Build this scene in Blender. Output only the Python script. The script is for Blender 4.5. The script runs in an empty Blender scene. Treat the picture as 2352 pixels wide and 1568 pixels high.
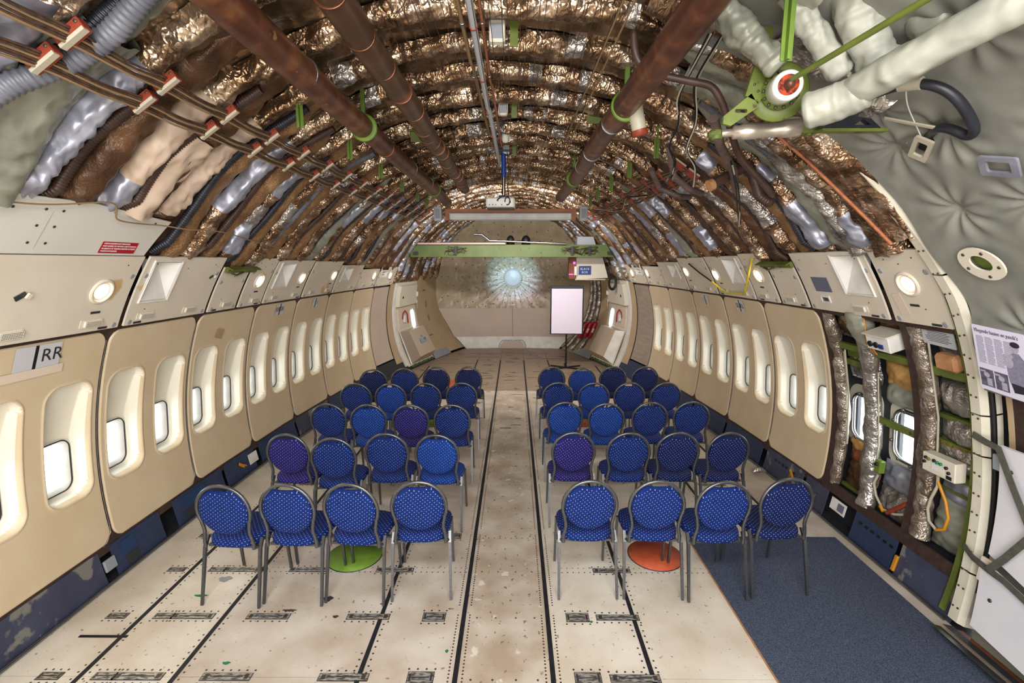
import bpy, bmesh, math, random
import numpy as np
from mathutils import Vector, Matrix

sc = bpy.context.scene
COL = sc.collection
rnd = random.Random(7)
PI = math.pi

# ------------------------------------------------------------------ camera, world, lights
cam_d = bpy.data.cameras.new('camera')
cam_d.lens = 17.007; cam_d.sensor_width = 36; cam_d.clip_start = 0.05; cam_d.clip_end = 200
cam = bpy.data.objects.new('camera', cam_d); COL.objects.link(cam)
cam.location = (0, 0, 2.445)
cam.rotation_euler = (math.radians(90 - 9.303), 0, math.radians(0.305))
sc.camera = cam
sc.view_settings.view_transform = 'Standard'; sc.view_settings.look = 'None'
sc.view_settings.gamma = 1.0; sc.view_settings.exposure = 0.0
sc.cycles.use_denoising = True
sc.cycles.max_bounces = 5; sc.cycles.diffuse_bounces = 3; sc.cycles.glossy_bounces = 2; sc.cycles.use_adaptive_sampling = True; sc.cycles.adaptive_threshold = .05
sc.cycles.transparent_max_bounces = 8; sc.cycles.sample_clamp_indirect = 4.0
sc.cycles.caustics_reflective = False; sc.cycles.caustics_refractive = False
WORLD_STRENGTH = 9.0
wd = bpy.data.worlds.new('overcast_sky'); sc.world = wd; wd.use_nodes = True
bg = wd.node_tree.nodes['Background']; bg.inputs[0].default_value = (0.93, 0.97, 1.0, 1); bg.inputs[1].default_value = WORLD_STRENGTH


def area_light(name, loc, target, sx, sy, power, col=(1, 1, 1)):
    l = bpy.data.lights.new(name, 'AREA'); l.shape = 'RECTANGLE'; l.size = sx; l.size_y = sy
    l.energy = power; l.color = col
    o = bpy.data.objects.new(name, l); COL.objects.link(o); o.location = loc
    o.rotation_euler = (Vector(target) - Vector(loc)).to_track_quat('-Z', 'Y').to_euler()
    return o


area_light('work_light', (0, -1.6, 3.1), (0, 6, 1.6), 3.4, 1.2, 225, (1, 0.97, 0.94))
area_light('ceiling_work_light', (-0.1, 0.4, 3.45), (-0.1, 2.9, 0), 3.6, 0.5, 90, (1, 0.98, 0.96))
area_light('crown_fill_light', (0, -2.2, 0.9), (0, 4, 3.6), 2.6, 1.2, 150, (1, 0.95, 0.9))  # unseen fill added low behind the camera to brighten the crown foil
area_light('far_fill_light', (-0.07, 8.63, 3.22), (-0.07, 12.4, 0.9), 2.0, 0.12, 85, (1, 0.95, 0.9))  # unseen fill added behind the wooden beam to brighten the far end

# ------------------------------------------------------------------ geometry of the hull
XC, CROWN = -0.06, 3.91
RYk = [-8, 5, 6.3, 7.3, 8.3, 9.35, 10.8, 13.8, 16]
RYv = [3.14, 3.14, 3.10, 3.03, 2.955, 2.875, 2.66, 2.18, 1.83]


def R(Y): return np.interp(Y, RYk, RYv)


def Sp(Y, phi, inset=0.0):          # phi in degrees measured round the whole section, 0 = right wall, 90 = crown, 180 = left wall
    r = R(Y); a = np.radians(phi)
    return np.stack([XC + (r - inset) * np.cos(a), Y + 0 * a, CROWN - r + (r - inset) * np.sin(a)], -1)


def phi_of(side, Y, z):
    r = R(Y)
    if side > 0: z = z + .05 * np.clip(z / 2.0, 0, 1)
    p = np.degrees(np.arcsin(np.clip((z - (CROWN - r)) / r, -1, 1)))
    return p if side > 0 else 180 - p


def SZ(side, Y, z, inset=0.0):      # point of the hull lining at station Y and height z
    return Sp(np.asarray(Y, float), phi_of(side, np.asarray(Y, float), np.asarray(z, float)), inset)


def LM(side, Y, z, inset=0.0):      # frame on the lining: x to the right for who faces it, y up, z into the cabin
    p = Vector(SZ(side, Y, z, inset))
    ax = Vector(SZ(side, Y + .05, z, inset)) - Vector(SZ(side, Y - .05, z, inset))
    ay = Vector(SZ(side, Y, z + .02, inset)) - Vector(SZ(side, Y, z - .02, inset))
    ax.normalize()
    if side > 0: ax = -ax
    ay = (ay - ax * ay.dot(ax)).normalized(); az = ax.cross(ay)
    m = Matrix((ax, ay, az)).transposed().to_4x4(); m.translation = p
    return m


def T(x=0, y=0, z=0): return Matrix.Translation((x, y, z))
def Rz(d): return Matrix.Rotation(math.radians(d), 4, 'Z')
def Rx(d): return Matrix.Rotation(math.radians(d), 4, 'X')
def Ry(d): return Matrix.Rotation(math.radians(d), 4, 'Y')
def aim(a, b):                       # frame at a with z towards b
    a, b = Vector(a), Vector(b)
    m = (b - a).to_track_quat('Z', 'Y').to_matrix().to_4x4(); m.translation = a
    return m


def nz(x, y, seed=0, n=7):          # smooth pseudo noise, roughly -1..1
    r = np.random.RandomState(seed + 11)
    s = 0
    for i in range(n):
        a = r.uniform(0, 2 * PI); f = r.uniform(.5, 1.6)
        s = s + np.sin(f * (x * math.cos(a) + y * math.sin(a)) * 2.2 + r.uniform(0, 6.28) + 1.3 * np.sin(f * .7 * (y * math.cos(a) - x * math.sin(a)) + i))
    return s / (n ** .5) * .8


# ------------------------------------------------------------------ mesh builder
class MB:
    def __init__(s): s.v = []; s.f = []; s.m = []; s.s = []

    def add(s, v, f, mat=0, smooth=False, M=None):
        o = len(s.v)
        if M is not None: v = [M @ Vector(p) for p in v]
        s.v += [tuple(p) for p in v]; s.f += [tuple(i + o for i in q) for q in f]
        s.m += [mat] * len(f); s.s += [smooth] * len(f); return s

    def box(s, c, d, mat=0, M=None, bev=0.0):
        x, y, z = c; a, b, h = d[0] / 2, d[1] / 2, d[2] / 2
        if bev <= 0:
            v = [(x + i * a, y + j * b, z + k * h) for i in (-1, 1) for j in (-1, 1) for k in (-1, 1)]
            f = [(0, 1, 3, 2), (4, 6, 7, 5), (0, 4, 5, 1), (2, 3, 7, 6), (0, 2, 6, 4), (1, 5, 7, 3)]
            return s.add(v, f, mat, False, M)
        e = min(bev, a * .9, b * .9, h * .9)
        o = [(-a + e, -b), (a - e, -b), (a, -b + e), (a, b - e), (a - e, b), (-a + e, b), (-a, b - e), (-a, -b + e)]
        i_ = [(-a + e, -b + e), (a - e, -b + e), (a - e, -b + e), (a - e, b - e), (a - e, b - e), (-a + e, b - e), (-a + e, b - e), (-a + e, -b + e)]
        v = [(x + p, y + q, z - h) for p, q in i_] + [(x + p, y + q, z - h + e) for p, q in o] + [(x + p, y + q, z + h - e) for p, q in o] + [(x + p, y + q, z + h) for p, q in i_]
        f = []
        for L in range(3):
            for k in range(8): f.append((L * 8 + k, L * 8 + (k + 1) % 8, L * 8 + 8 + (k + 1) % 8, L * 8 + 8 + k))
        f += [(7, 5, 3, 1), (24 + 1, 24 + 3, 24 + 5, 24 + 7)]
        return s.add(v, f, mat, False, M)

    def tube(s, pts, r, n=8, mat=0, closed=False, caps=True, M=None, smooth=True, flat=None, up=None):
        P = [Vector(p) for p in pts]; N = len(P)
        rr = r if isinstance(r, (list, tuple)) else [r] * N
        nv = None; v = []
        for i in range(N):
            a = P[i - 1] if (i or closed) else P[i]; b = P[(i + 1) % N] if (i < N - 1 or closed) else P[i]
            t = (b - a).normalized()
            if nv is None:
                u = Vector(up) if up else (Vector((0, 0, 1)) if abs(t.z) < .9 else Vector((1, 0, 0)))
                nv = (u - t * u.dot(t)).normalized()
            else: nv = (nv - t * nv.dot(t)).normalized()
            bn = t.cross(nv)
            for k in range(n):
                q = 2 * PI * (k + .5) / n
                cx, cy = math.cos(q), math.sin(q)
                if flat: cy *= flat
                v.append(P[i] + (nv * cx + bn * cy) * rr[i])
        f = []
        for i in range(N if closed else N - 1):
            for k in range(n):
                j = (i + 1) % N
                f.append((i * n + k, i * n + (k + 1) % n, j * n + (k + 1) % n, j * n + k))
        s.add(v, f, mat, smooth, M)
        if caps and not closed:
            s.add(v[:n], [tuple(reversed(range(n)))], mat, False, M); s.add(v[-n:], [tuple(range(n))], mat, False, M)
        return s

    def lathe(s, prof, n=20, mat=0, M=None, smooth=True):      # (r, z) round z
        v = []; f = []
        for r_, z_ in prof:
            for k in range(n):
                q = 2 * PI * k / n; v.append((r_ * math.cos(q), r_ * math.sin(q), z_))
        for i in range(len(prof) - 1):
            for k in range(n): f.append((i * n + k, i * n + (k + 1) % n, (i + 1) * n + (k + 1) % n, (i + 1) * n + k))
        s.add(v, f, mat, smooth, M)
        if prof[0][0] > 1e-6: s.add(v[:n], [tuple(reversed(range(n)))], mat, False, M)
        if prof[-1][0] > 1e-6: s.add(v[-n:], [tuple(range(n))], mat, False, M)
        return s

    def disc(s, c, r, n=12, mat=0, M=None, ry=None):
        ry = ry or r
        return s.add([(c[0] + r * math.cos(2 * PI * k / n), c[1] + ry * math.sin(2 * PI * k / n), c[2]) for k in range(n)], [tuple(range(n))], mat, False, M)

    def plate(s, outer, holes=(), z0=0.0, z1=.01, mat=0, M=None):     # flat plate in xy with holes
        bm = bmesh.new(); rings = []
        for ring in [outer] + list(holes):
            vs = [bm.verts.new((p[0], p[1], z1)) for p in ring]; rings.append(vs)
            for i in range(len(vs)): bm.edges.new((vs[i], vs[(i + 1) % len(vs)]))
        bmesh.ops.triangle_fill(bm, use_beauty=True, use_dissolve=False, edges=bm.edges[:], normal=(0, 0, 1))
        bm.verts.index_update(); v = [tuple(q.co) for q in bm.verts]; f = [tuple(q.index for q in fc.verts) for fc in bm.faces]
        n0 = len(v); allf = list(f)
        if z1 != z0:
            v2 = [(p[0], p[1], z0) for p in v]
            allf += [tuple(i + n0 for i in reversed(q)) for q in f]
            for vs in rings:
                idx = [q.index for q in vs]
                for i in range(len(idx)):
                    a, b = idx[i], idx[(i + 1) % len(idx)]; allf.append((a, n0 + a, n0 + b, b))
            v = v + v2
        bm.free()
        return s.add(v, allf, mat, False, M)

    def grid(s, P, mat=0, smooth=True, M=None, closed=False):
        P = np.asarray(P); nu, nv = P.shape[:2]
        v = P.reshape(-1, 3).tolist(); f = []
        for i in range(nu if closed else nu - 1):
            j = (i + 1) % nu
            for k in range(nv - 1): f.append((i * nv + k, j * nv + k, j * nv + k + 1, i * nv + k + 1))
        return s.add(v, f, mat, smooth, M)


def rrect(w, h, r, n=5, cx=0, cy=0):
    o = []
    for (sx, sy, a0) in ((1, -1, -90), (1, 1, 0), (-1, 1, 90), (-1, -1, 180)):
        for k in range(n + 1):
            a = math.radians(a0 + 90 * k / n)
            o.append((cx + sx * (w / 2 - r) + r * math.cos(a), cy + sy * (h / 2 - r) + r * math.sin(a)))
    return o


def ell(rx, ry, n=20, cx=0, cy=0): return [(cx + rx * math.cos(2 * PI * k / n), cy + ry * math.sin(2 * PI * k / n)) for k in range(n)]


def smooth_path(pts, n=60, it=10):
    A = np.array(pts, float); q = np.linspace(0, len(A) - 1, n); C_ = np.stack([np.interp(q, range(len(A)), A[:, k]) for k in range(3)], -1)
    for _ in range(it): C_[1:-1] = (C_[:-2] + C_[2:] + 2 * C_[1:-1]) / 4
    return [tuple(c) for c in C_]


def mesh_of(name, mb, mats):
    me = bpy.data.meshes.new(name); me.from_pydata(mb.v, [], mb.f)
    for m in (mats if isinstance(mats, (list, tuple)) else [mats]): me.materials.append(m)
    me.polygons.foreach_set('material_index', mb.m); me.polygons.foreach_set('use_smooth', mb.s)
    me.update(); return me


def obj(name, mb, mats, parent=None, M=None, **props):
    me = mb if isinstance(mb, bpy.types.Mesh) else mesh_of(name, mb, mats)
    o = bpy.data.objects.new(name, me); COL.objects.link(o)
    if parent is not None: o.parent = parent
    if M is not None: o.matrix_basis = M
    for k, v in props.items(): o[k] = v
    return o


def grid_obj(name, P, mats, parent=None, drop=None, midx=None, smooth=True, flip=False, **props):
    P = np.asarray(P, float); nu, nv = P.shape[:2]
    i = np.arange(nu - 1)[:, None]; k = np.arange(nv - 1)[None, :]
    a = i * nv + k
    q = np.stack([a, a + nv, a + nv + 1, a + 1], -1)
    if flip: q = q[..., ::-1]
    keep = np.ones((nu - 1, nv - 1), bool) if drop is None else ~drop
    q = q[keep]
    me = bpy.data.meshes.new(name)
    me.vertices.add(nu * nv); me.vertices.foreach_set('co', P.reshape(-1))
    me.loops.add(q.size); me.loops.foreach_set('vertex_index', q.reshape(-1).astype(np.int32))
    me.polygons.add(len(q)); me.polygons.foreach_set('loop_start', np.arange(0, q.size, 4, dtype=np.int32))
    me.polygons.foreach_set('use_smooth', np.full(len(q), smooth))
    for m in (mats if isinstance(mats, (list, tuple)) else [mats]): me.materials.append(m)
    if midx is not None: me.polygons.foreach_set('material_index', np.broadcast_to(midx, keep.shape)[keep].astype(np.int32))
    me.update(calc_edges=True)
    o = bpy.data.objects.new(name, me); COL.objects.link(o)
    if parent is not None: o.parent = parent
    for kk, v in props.items(): o[kk] = v
    return o


def thing(name, label, cat, M=None, group=None):
    o = bpy.data.objects.new(name, None); COL.objects.link(o); o.empty_display_size = .1
    if M is not None: o.matrix_basis = M
    o['label'] = label; o['category'] = cat
    if group: o['group'] = group
    return o


def tag(o, label, cat, group=None):
    o['label'] = label; o['category'] = cat
    if group: o['group'] = group
    return o


def structure(name, label=None):
    o = bpy.data.objects.new(name, None); COL.objects.link(o); o['kind'] = 'structure'
    if label: o['label'] = label
    return o


def dup(root, M, label=None, group=None, mats=None):
    r = root.copy(); COL.objects.link(r); r.matrix_basis = M
    if label: r['label'] = label
    if group: r['group'] = group
    for ch in root.children:
        c = ch.copy(); COL.objects.link(c); c.parent = r; c.matrix_basis = ch.matrix_basis.copy()
        for g in ch.children:
            d = g.copy(); COL.objects.link(d); d.parent = c; d.matrix_basis = g.matrix_basis.copy()
    return r


def cpatch(side, Ys, zs, inset, thick, mb=None, mat=0, nu=6, nv=8, skip=None, smooth=True):
    """slab lying on the lining between stations Ys and heights zs (lists of breaks or callables' corners)"""
    mb = mb or MB()
    us = list(Ys) if len(Ys) > 2 else list(np.linspace(Ys[0], Ys[1], nu))
    vs = list(zs) if len(zs) > 2 else list(np.linspace(zs[0], zs[1], nv))
    F = SZ(side, np.array(us)[:, None] + 0 * np.array(vs)[None, :], np.array(vs)[None, :] + 0 * np.array(us)[:, None], inset)
    B = SZ(side, np.array(us)[:, None] + 0 * np.array(vs)[None, :], np.array(vs)[None, :] + 0 * np.array(us)[:, None], inset - thick)
    return slab(mb, F, B, mat, skip, smooth)


def quad_slab(side, c, inset, thick, mb=None, mat=0, nu=6, nv=8):     # c: four corners (Y, z): bottom-near, bottom-far, top-far, top-near
    u = np.linspace(0, 1, nu)[:, None]; v = np.linspace(0, 1, nv)[None, :]
    c = np.array(c, float)
    g = (1 - u)[..., None] * (1 - v)[..., None] * c[0] + u[..., None] * (1 - v)[..., None] * c[1] + u[..., None] * v[..., None] * c[2] + (1 - u)[..., None] * v[..., None] * c[3]
    F = SZ(side, g[..., 0], g[..., 1], inset); B = SZ(side, g[..., 0], g[..., 1], inset - thick)
    return slab(mb or MB(), F, B, mat)


def slab(mb, F, B, mat=0, skip=None, smooth=True):
    nu, nv = F.shape[:2]; v = F.reshape(-1, 3).tolist() + B.reshape(-1, 3).tolist(); o = nu * nv
    f = []; e = {}
    for i in range(nu - 1):
        for k in range(nv - 1):
            if skip and skip(i, k): continue
            q = (i * nv + k, (i + 1) * nv + k, (i + 1) * nv + k + 1, i * nv + k + 1); f.append(q)
            for a, b in zip(q, q[1:] + q[:1]):
                if (b, a) in e: del e[(b, a)]
                else: e[(a, b)] = 1
    back = [tuple(reversed([x + o for x in q])) for q in f]
    mb.add(v, f + back, mat, smooth)
    mb.add(v, [(b, a, a + o, b + o) for a, b in e], mat, False)
    return mb


# ------------------------------------------------------------------ materials
def lin(h):
    h = h.lstrip('#'); c = [int(h[i:i + 2], 16) / 255 for i in (0, 2, 4)]
    return tuple(x / 12.92 if x <= .04045 else ((x + .055) / 1.055) ** 2.4 for x in c) + (1,)


def mat(name, c1, c2=None, scale=8, rough=.5, metal=0.0, bump=0.0, bscale=40, bdist=.01, spots=None, stretch=None, detail=4, emit=None, c3=None, rvar=0.0, btype='noise', contrast=(.35, .65), coat=0.0, spec=None, fine=None):
    m = bpy.data.materials.new(name); m.use_nodes = True; nt = m.node_tree; N = nt.nodes; L = nt.links
    b = N['Principled BSDF']; b.inputs['Roughness'].default_value = rough; b.inputs['Metallic'].default_value = metal
    b.inputs['Base Color'].default_value = lin(c1)
    if coat: b.inputs['Coat Weight'].default_value = coat
    if spec is not None: b.inputs['Specular IOR Level'].default_value = spec
    if emit: b.inputs['Emission Color'].default_value = lin(emit[0]); b.inputs['Emission Strength'].default_value = emit[1]
    tc = N.new('ShaderNodeTexCoord'); vec = tc.outputs['Object']
    if stretch:
        mp = N.new('ShaderNodeMapping'); mp.inputs['Scale'].default_value = stretch; L.new(vec, mp.inputs[0]); vec = mp.outputs[0]
    if c2:
        n = N.new('ShaderNodeTexNoise'); n.inputs['Scale'].default_value = scale; n.inputs['Detail'].default_value = detail; L.new(vec, n.inputs['Vector'])
        r = N.new('ShaderNodeValToRGB'); r.color_ramp.elements[0].position = contrast[0]; r.color_ramp.elements[1].position = contrast[1]
        r.color_ramp.elements[0].color = lin(c1); r.color_ramp.elements[1].color = lin(c2)
        if c3:
            e = r.color_ramp.elements.new((contrast[0] + contrast[1]) / 2); e.color = lin(c3)
        L.new(n.outputs['Fac'], r.inputs[0]); out = r.outputs[0]
        if spots:                      # (colour, scale, threshold)
            for (cc, ss, th) in spots:
                n2 = N.new('ShaderNodeTexNoise'); n2.inputs['Scale'].default_value = ss; n2.inputs['Detail'].default_value = 5; L.new(vec, n2.inputs['Vector'])
                r2 = N.new('ShaderNodeValToRGB'); r2.color_ramp.elements[0].position = th; r2.color_ramp.elements[1].position = th + .04; L.new(n2.outputs['Fac'], r2.inputs[0])
                mx = N.new('ShaderNodeMixRGB'); mx.inputs['Color2'].default_value = lin(cc); L.new(out, mx.inputs['Color1']); L.new(r2.outputs[0], mx.inputs['Fac']); out = mx.outputs[0]
        L.new(out, b.inputs['Base Color'])
    if rvar:
        n3 = N.new('ShaderNodeTexNoise'); n3.inputs['Scale'].default_value = scale * 1.7; L.new(vec, n3.inputs['Vector'])
        mr = N.new('ShaderNodeMapRange'); mr.inputs[3].default_value = rough - rvar; mr.inputs[4].default_value = rough + rvar; L.new(n3.outputs['Fac'], mr.inputs[0]); L.new(mr.outputs[0], b.inputs['Roughness'])
    if bump:
        if btype == 'crumple':
            t = N.new('ShaderNodeTexVoronoi'); t.feature = 'F1'; t.inputs['Scale'].default_value = bscale
            d = N.new('ShaderNodeTexNoise'); d.inputs['Scale'].default_value = bscale * .5; d.inputs['Detail'].default_value = 3
            mx2 = N.new('ShaderNodeMixRGB'); mx2.inputs['Fac'].default_value = .12
            L.new(vec, d.inputs['Vector']); L.new(vec, mx2.inputs['Color1']); L.new(d.outputs['Color'], mx2.inputs['Color2']); L.new(mx2.outputs[0], t.inputs['Vector'])
            h = t.outputs['Distance']
        elif btype == 'ridge':
            t = N.new('ShaderNodeTexNoise'); t.noise_type = 'RIDGED_MULTIFRACTAL'; t.inputs['Scale'].default_value = bscale; t.inputs['Detail'].default_value = 3; L.new(vec, t.inputs['Vector']); h = t.outputs['Fac']
        else:
            t = N.new('ShaderNodeTexNoise'); t.inputs['Scale'].default_value = bscale; t.inputs['Detail'].default_value = 4; L.new(vec, t.inputs['Vector']); h = t.outputs['Fac']
        bp = N.new('ShaderNodeBump'); bp.inputs['Strength'].default_value = bump; bp.inputs['Distance'].default_value = bdist
        L.new(h, bp.inputs['Height']); L.new(bp.outputs[0], b.inputs['Normal'])
        if fine:
            v2 = N.new('ShaderNodeTexVoronoi'); v2.inputs['Scale'].default_value = fine[0]
            d2 = N.new('ShaderNodeTexNoise'); d2.inputs['Scale'].default_value = fine[0] * .4; d2.inputs['Detail'].default_value = 2
            m2 = N.new('ShaderNodeMixRGB'); m2.inputs['Fac'].default_value = .08; L.new(vec, d2.inputs['Vector']); L.new(vec, m2.inputs['Color1']); L.new(d2.outputs['Color'], m2.inputs['Color2']); L.new(m2.outputs[0], v2.inputs['Vector'])
            b2 = N.new('ShaderNodeBump'); b2.inputs['Strength'].default_value = fine[1]; b2.inputs['Distance'].default_value = .012
            L.new(v2.outputs['Distance'], b2.inputs['Height']); L.new(bp.outputs[0], b2.inputs['Normal']); L.new(b2.outputs[0], b.inputs['Normal'])
    return m


def fabric(name, blue, dot, axes):
    """blue woven cover with a lattice of small light dots; axes picks the plane the lattice lies in"""
    m = mat(name, blue[0], blue[1], scale=26, rough=.85, bump=.25, bscale=500, bdist=.001, spec=.25)
    nt = m.node_tree; N = nt.nodes; L = nt.links; b = N['Principled BSDF']
    src = b.inputs['Base Color'].links[0].from_socket
    tc = N.new('ShaderNodeTexCoord'); sp = N.new('ShaderNodeSeparateXYZ'); L.new(tc.outputs['Object'], sp.inputs[0])
    cb = N.new('ShaderNodeCombineXYZ'); L.new(sp.outputs[axes[0]], cb.inputs[0]); ad = N.new('ShaderNodeMath'); ad.operation = 'ADD' if axes[1] == 1 else 'SUBTRACT'; L.new(sp.outputs[axes[1]], ad.inputs[0]); L.new(sp.outputs[2 if axes[1] == 1 else 1], ad.inputs[1]); L.new(ad.outputs[0], cb.inputs[1])
    mp = N.new('ShaderNodeMapping'); mp.inputs['Rotation'].default_value = (0, 0, math.radians(52)); mp.inputs['Scale'].default_value = (42, 42, 1)
    L.new(cb.outputs[0], mp.inputs[0])
    vo = N.new('ShaderNodeTexVoronoi'); vo.voronoi_dimensions = '2D'; vo.inputs['Scale'].default_value = 1; vo.inputs['Randomness'].default_value = 0.0
    L.new(mp.outputs[0], vo.inputs['Vector'])
    cr = N.new('ShaderNodeValToRGB'); cr.color_ramp.elements[0].position = .095; cr.color_ramp.elements[0].color = (1, 1, 1, 1)
    cr.color_ramp.elements[1].position = .125; cr.color_ramp.elements[1].color = (0, 0, 0, 1); L.new(vo.outputs['Distance'], cr.inputs[0])
    mx = N.new('ShaderNodeMixRGB'); mx.inputs['Color2'].default_value = lin(dot); L.new(src, mx.inputs['Color1']); L.new(cr.outputs[0], mx.inputs['Fac'])
    L.new(mx.outputs[0], b.inputs['Base Color'])
    return m


MT = {}
MT['panel'] = mat('beige_laminate', '#cdb898', '#d3c0a2', scale=3, rough=.45, bump=.05, bscale=300, bdist=.002)
MT['reveal'] = mat('cream_plastic', '#e8e2d2', rough=.35)
MT['ledge'] = mat('cream_painted_panel', '#d6cbba', '#dcd2c2', scale=3, rough=.42, spots=[('#c8a878', 2.3, .69)])
MT['upper'] = mat('off_white_board', '#d2cec6', '#d9d6ce', scale=2, rough=.45, bump=.1, bscale=3, bdist=.02)
MT['cream'] = mat('cream_moulding', '#ddd5c4', rough=.4)
MT['white'] = mat('white_paint', '#e8e6e2', '#d8d4cc', scale=6, rough=.45)
MT['brown'] = mat('dark_brown_strip', '#33231d', '#43302a', scale=20, rough=.6)
MT['black'] = mat('black_rubber', '#0b0b10', rough=.5)
MT['bluekick'] = mat('blue_grey_kick_panel', '#363a4f', '#42465c', scale=5, rough=.5, spots=[('#77756f', 4.5, .57), ('#8a8880', 22, .70)])
MT['blueboard'] = mat('blue_kick_panel', '#26324e', '#2c3a5a', scale=12, rough=.55)
MT['grid'] = mat('blue_grille', '#22406c', '#182c4c', scale=160, rough=.6)
MT['olive'] = mat('green_primer', '#68742e', '#586428', scale=10, rough=.5, spots=[('#3e3a20', 14, .66)])
MT['green'] = mat('bright_green_primer', '#587222', '#668028', scale=8, rough=.5)
MT['beam'] = mat('pale_green_primer', '#586836', '#64743e', scale=4, rough=.55, spots=[('#404c28', 9, .68)])
MT['alu'] = mat('brushed_aluminium', '#c8bcae', '#b8aa9a', scale=3, rough=.34, metal=.6, stretch=(1, 1, 6), bump=.1, bscale=40, bdist=.002)
MT['steel'] = mat('grey_steel', '#8a8a8c', '#7b7b7e', scale=14, rough=.3, metal=.9)
MT['chrome'] = mat('bright_metal', '#cfcfcf', rough=.18, metal=1)
MT['chair'] = mat('hammered_grey_frame', '#5a5b5f', '#6b6c70', scale=120, rough=.32, metal=.75, bump=.2, bscale=300, bdist=.001)
MT['rust'] = mat('rust_brown_pipe', '#46261b', '#74482c', scale=7, rough=.4, metal=.15, c3='#552f20', spots=[('#8e6440', 16, .67)], bump=.25, bscale=25, bdist=.004, rvar=.12)
MT['ductbrown'] = mat('brown_duct', '#4b3324', '#5e4430', scale=6, rough=.4, metal=.2, c3='#4e3626', rvar=.1)
MT['copper'] = mat('copper_band', '#744a34', rough=.35, metal=.8)
MT['foil'] = mat('bronze_foil', '#6e543f', '#cbb6a2', scale=7, rough=.29, metal=.8, c3='#92755c', bump=.85, bscale=15, bdist=.02, btype='ridge', rvar=.1, stretch=(1, .5, 1), fine=(46, .5))
MT['foilc'] = mat('bronze_foil_crown', '#705640', '#d2bca4', scale=5, rough=.26, metal=.84, c3='#967a60', bump=.9, bscale=12, bdist=.022, btype='ridge', rvar=.1, stretch=(1, .4, 1), fine=(40, .5))
MT['crownbay'] = mat('dull_bronze_blanket', '#5a4633', '#987e64', scale=4, rough=.34, metal=.62, c3='#6e5842', bump=.8, bscale=7, bdist=.03, btype='ridge', fine=(26, .3))
MT['silver'] = mat('silver_foil', '#c4beb8', '#8c847e', scale=9, rough=.3, metal=.75, bump=.8, bscale=14, bdist=.02, btype='ridge', fine=(44, .45))
MT['silvertape'] = mat('silver_tape', '#b0b2c2', '#9092a2', scale=7, rough=.36, metal=.5, bump=.6, bscale=9, bdist=.02, btype='ridge')
MT['greycloth'] = mat('grey_green_film', '#969688', '#7e8074', scale=6, rough=.4, metal=.1, bump=.7, bscale=10, bdist=.03, btype='ridge')
MT['foilgrey'] = mat('grey_bronze_foil', '#746456', '#c4b8ac', scale=8, rough=.34, metal=.65, c3='#94867a', bump=.9, bscale=16, bdist=.02, btype='ridge', fine=(50, .5))
MT['pink'] = mat('pale_pink_cover', '#c9b3a0', '#b79f8b', scale=5, rough=.5, bump=.4, bscale=9, bdist=.02, btype='ridge')
MT['browncloth'] = mat('brown_blanket', '#84603e', '#a8845a', scale=7, rough=.4, metal=.3, c3='#8e6a46', bump=.7, bscale=55, bdist=.010, btype='crumple', rvar=.1)
MT['darkblanket'] = mat('dark_brown_blanket', '#4a3322', '#6e4e34', scale=5, rough=.42, metal=.3, bump=.6, bscale=12, bdist=.03, btype='ridge', fine=(60, .25))
MT['hosebrown'] = mat('brown_hose', '#35221d', '#49332a', scale=8, rough=.45)
MT['hoseblack'] = mat('black_hose', '#1b1c24', '#2a2c36', scale=8, rough=.4)
MT['hosegrey'] = mat('grey_hose', '#5a5c66', '#6c6e76', scale=8, rough=.45)
MT['quilt'] = mat('grey_quilted_fabric', '#8a8a82', '#7c7c75', scale=4, rough=.6, bump=.3, bscale=9, bdist=.02, btype='ridge')
MT['whiteduct'] = mat('white_insulation_sleeve', '#aaaa9c', '#94948a', scale=7, rough=.5, bump=.8, bscale=12, bdist=.02, btype='ridge')
MT['redclamp'] = mat('red_clamp', '#7c2e1c', '#8e3a24', scale=20, rough=.5)
MT['bone'] = mat('bone_strip', '#b0a996', rough=.5)
MT['wood'] = mat('red_stained_wood', '#9c5a36', '#b06c44', scale=6, rough=.5, stretch=(1, 8, 8))
MT['red'] = mat('red_gloss', '#9c1420', '#b01c28', scale=10, rough=.3)
MT['yellow'] = mat('yellow_plastic', '#d6c022', rough=.4)
MT['amber'] = mat('amber_plastic', '#c8861c', rough=.4)
MT['wire'] = mat('brown_wire', '#3c2a20', '#584030', scale=30, rough=.5)
MT['beigewire'] = mat('tan_wire', '#8c7250', rough=.6)
MT['grey'] = mat('grey_plastic', '#8f949c', rough=.45)
MT['lightgrey'] = mat('light_grey_plastic', '#b8bcc2', rough=.45)
MT['greydark'] = mat('dark_grey', '#2c2e34', rough=.5)
MT['placard'] = mat('blue_grey_placard', '#65697e', rough=.5)
MT['strap'] = mat('olive_grey_strap', '#4c4b44', '#5a594f', scale=30, rough=.8)
MT['boardwhite'] = mat('white_board', '#d6d4dc', '#dfdde3', scale=3, rough=.5)
MT['paper'] = mat('white_paper', '#dcd8ee', rough=.7)
MT['ink'] = mat('dark_ink', '#26222c', rough=.7)
MT['inkmid'] = mat('mid_grey_ink', '#7c7890', '#8e8aa0', scale=60, rough=.7)
MT['inklight'] = mat('pale_grey_ink', '#b4b0c6', '#a19db4', scale=70, rough=.7)
MT['inkdark'] = mat('photo_grey_ink', '#4a4656', '#6a6678', scale=40, rough=.7)
MT['labelgrey'] = mat('grey_label', '#c4c4ca', rough=.6)
MT['tape'] = mat('masking_tape', '#d8c8b6', rough=.6)
MT['tapedark'] = mat('tan_tape', '#b49468', rough=.6)
MT['klm'] = mat('blue_lettering', '#1f84c4', rough=.4)
MT['signblue'] = mat('blue_sign', '#143a86', rough=.4)
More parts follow.
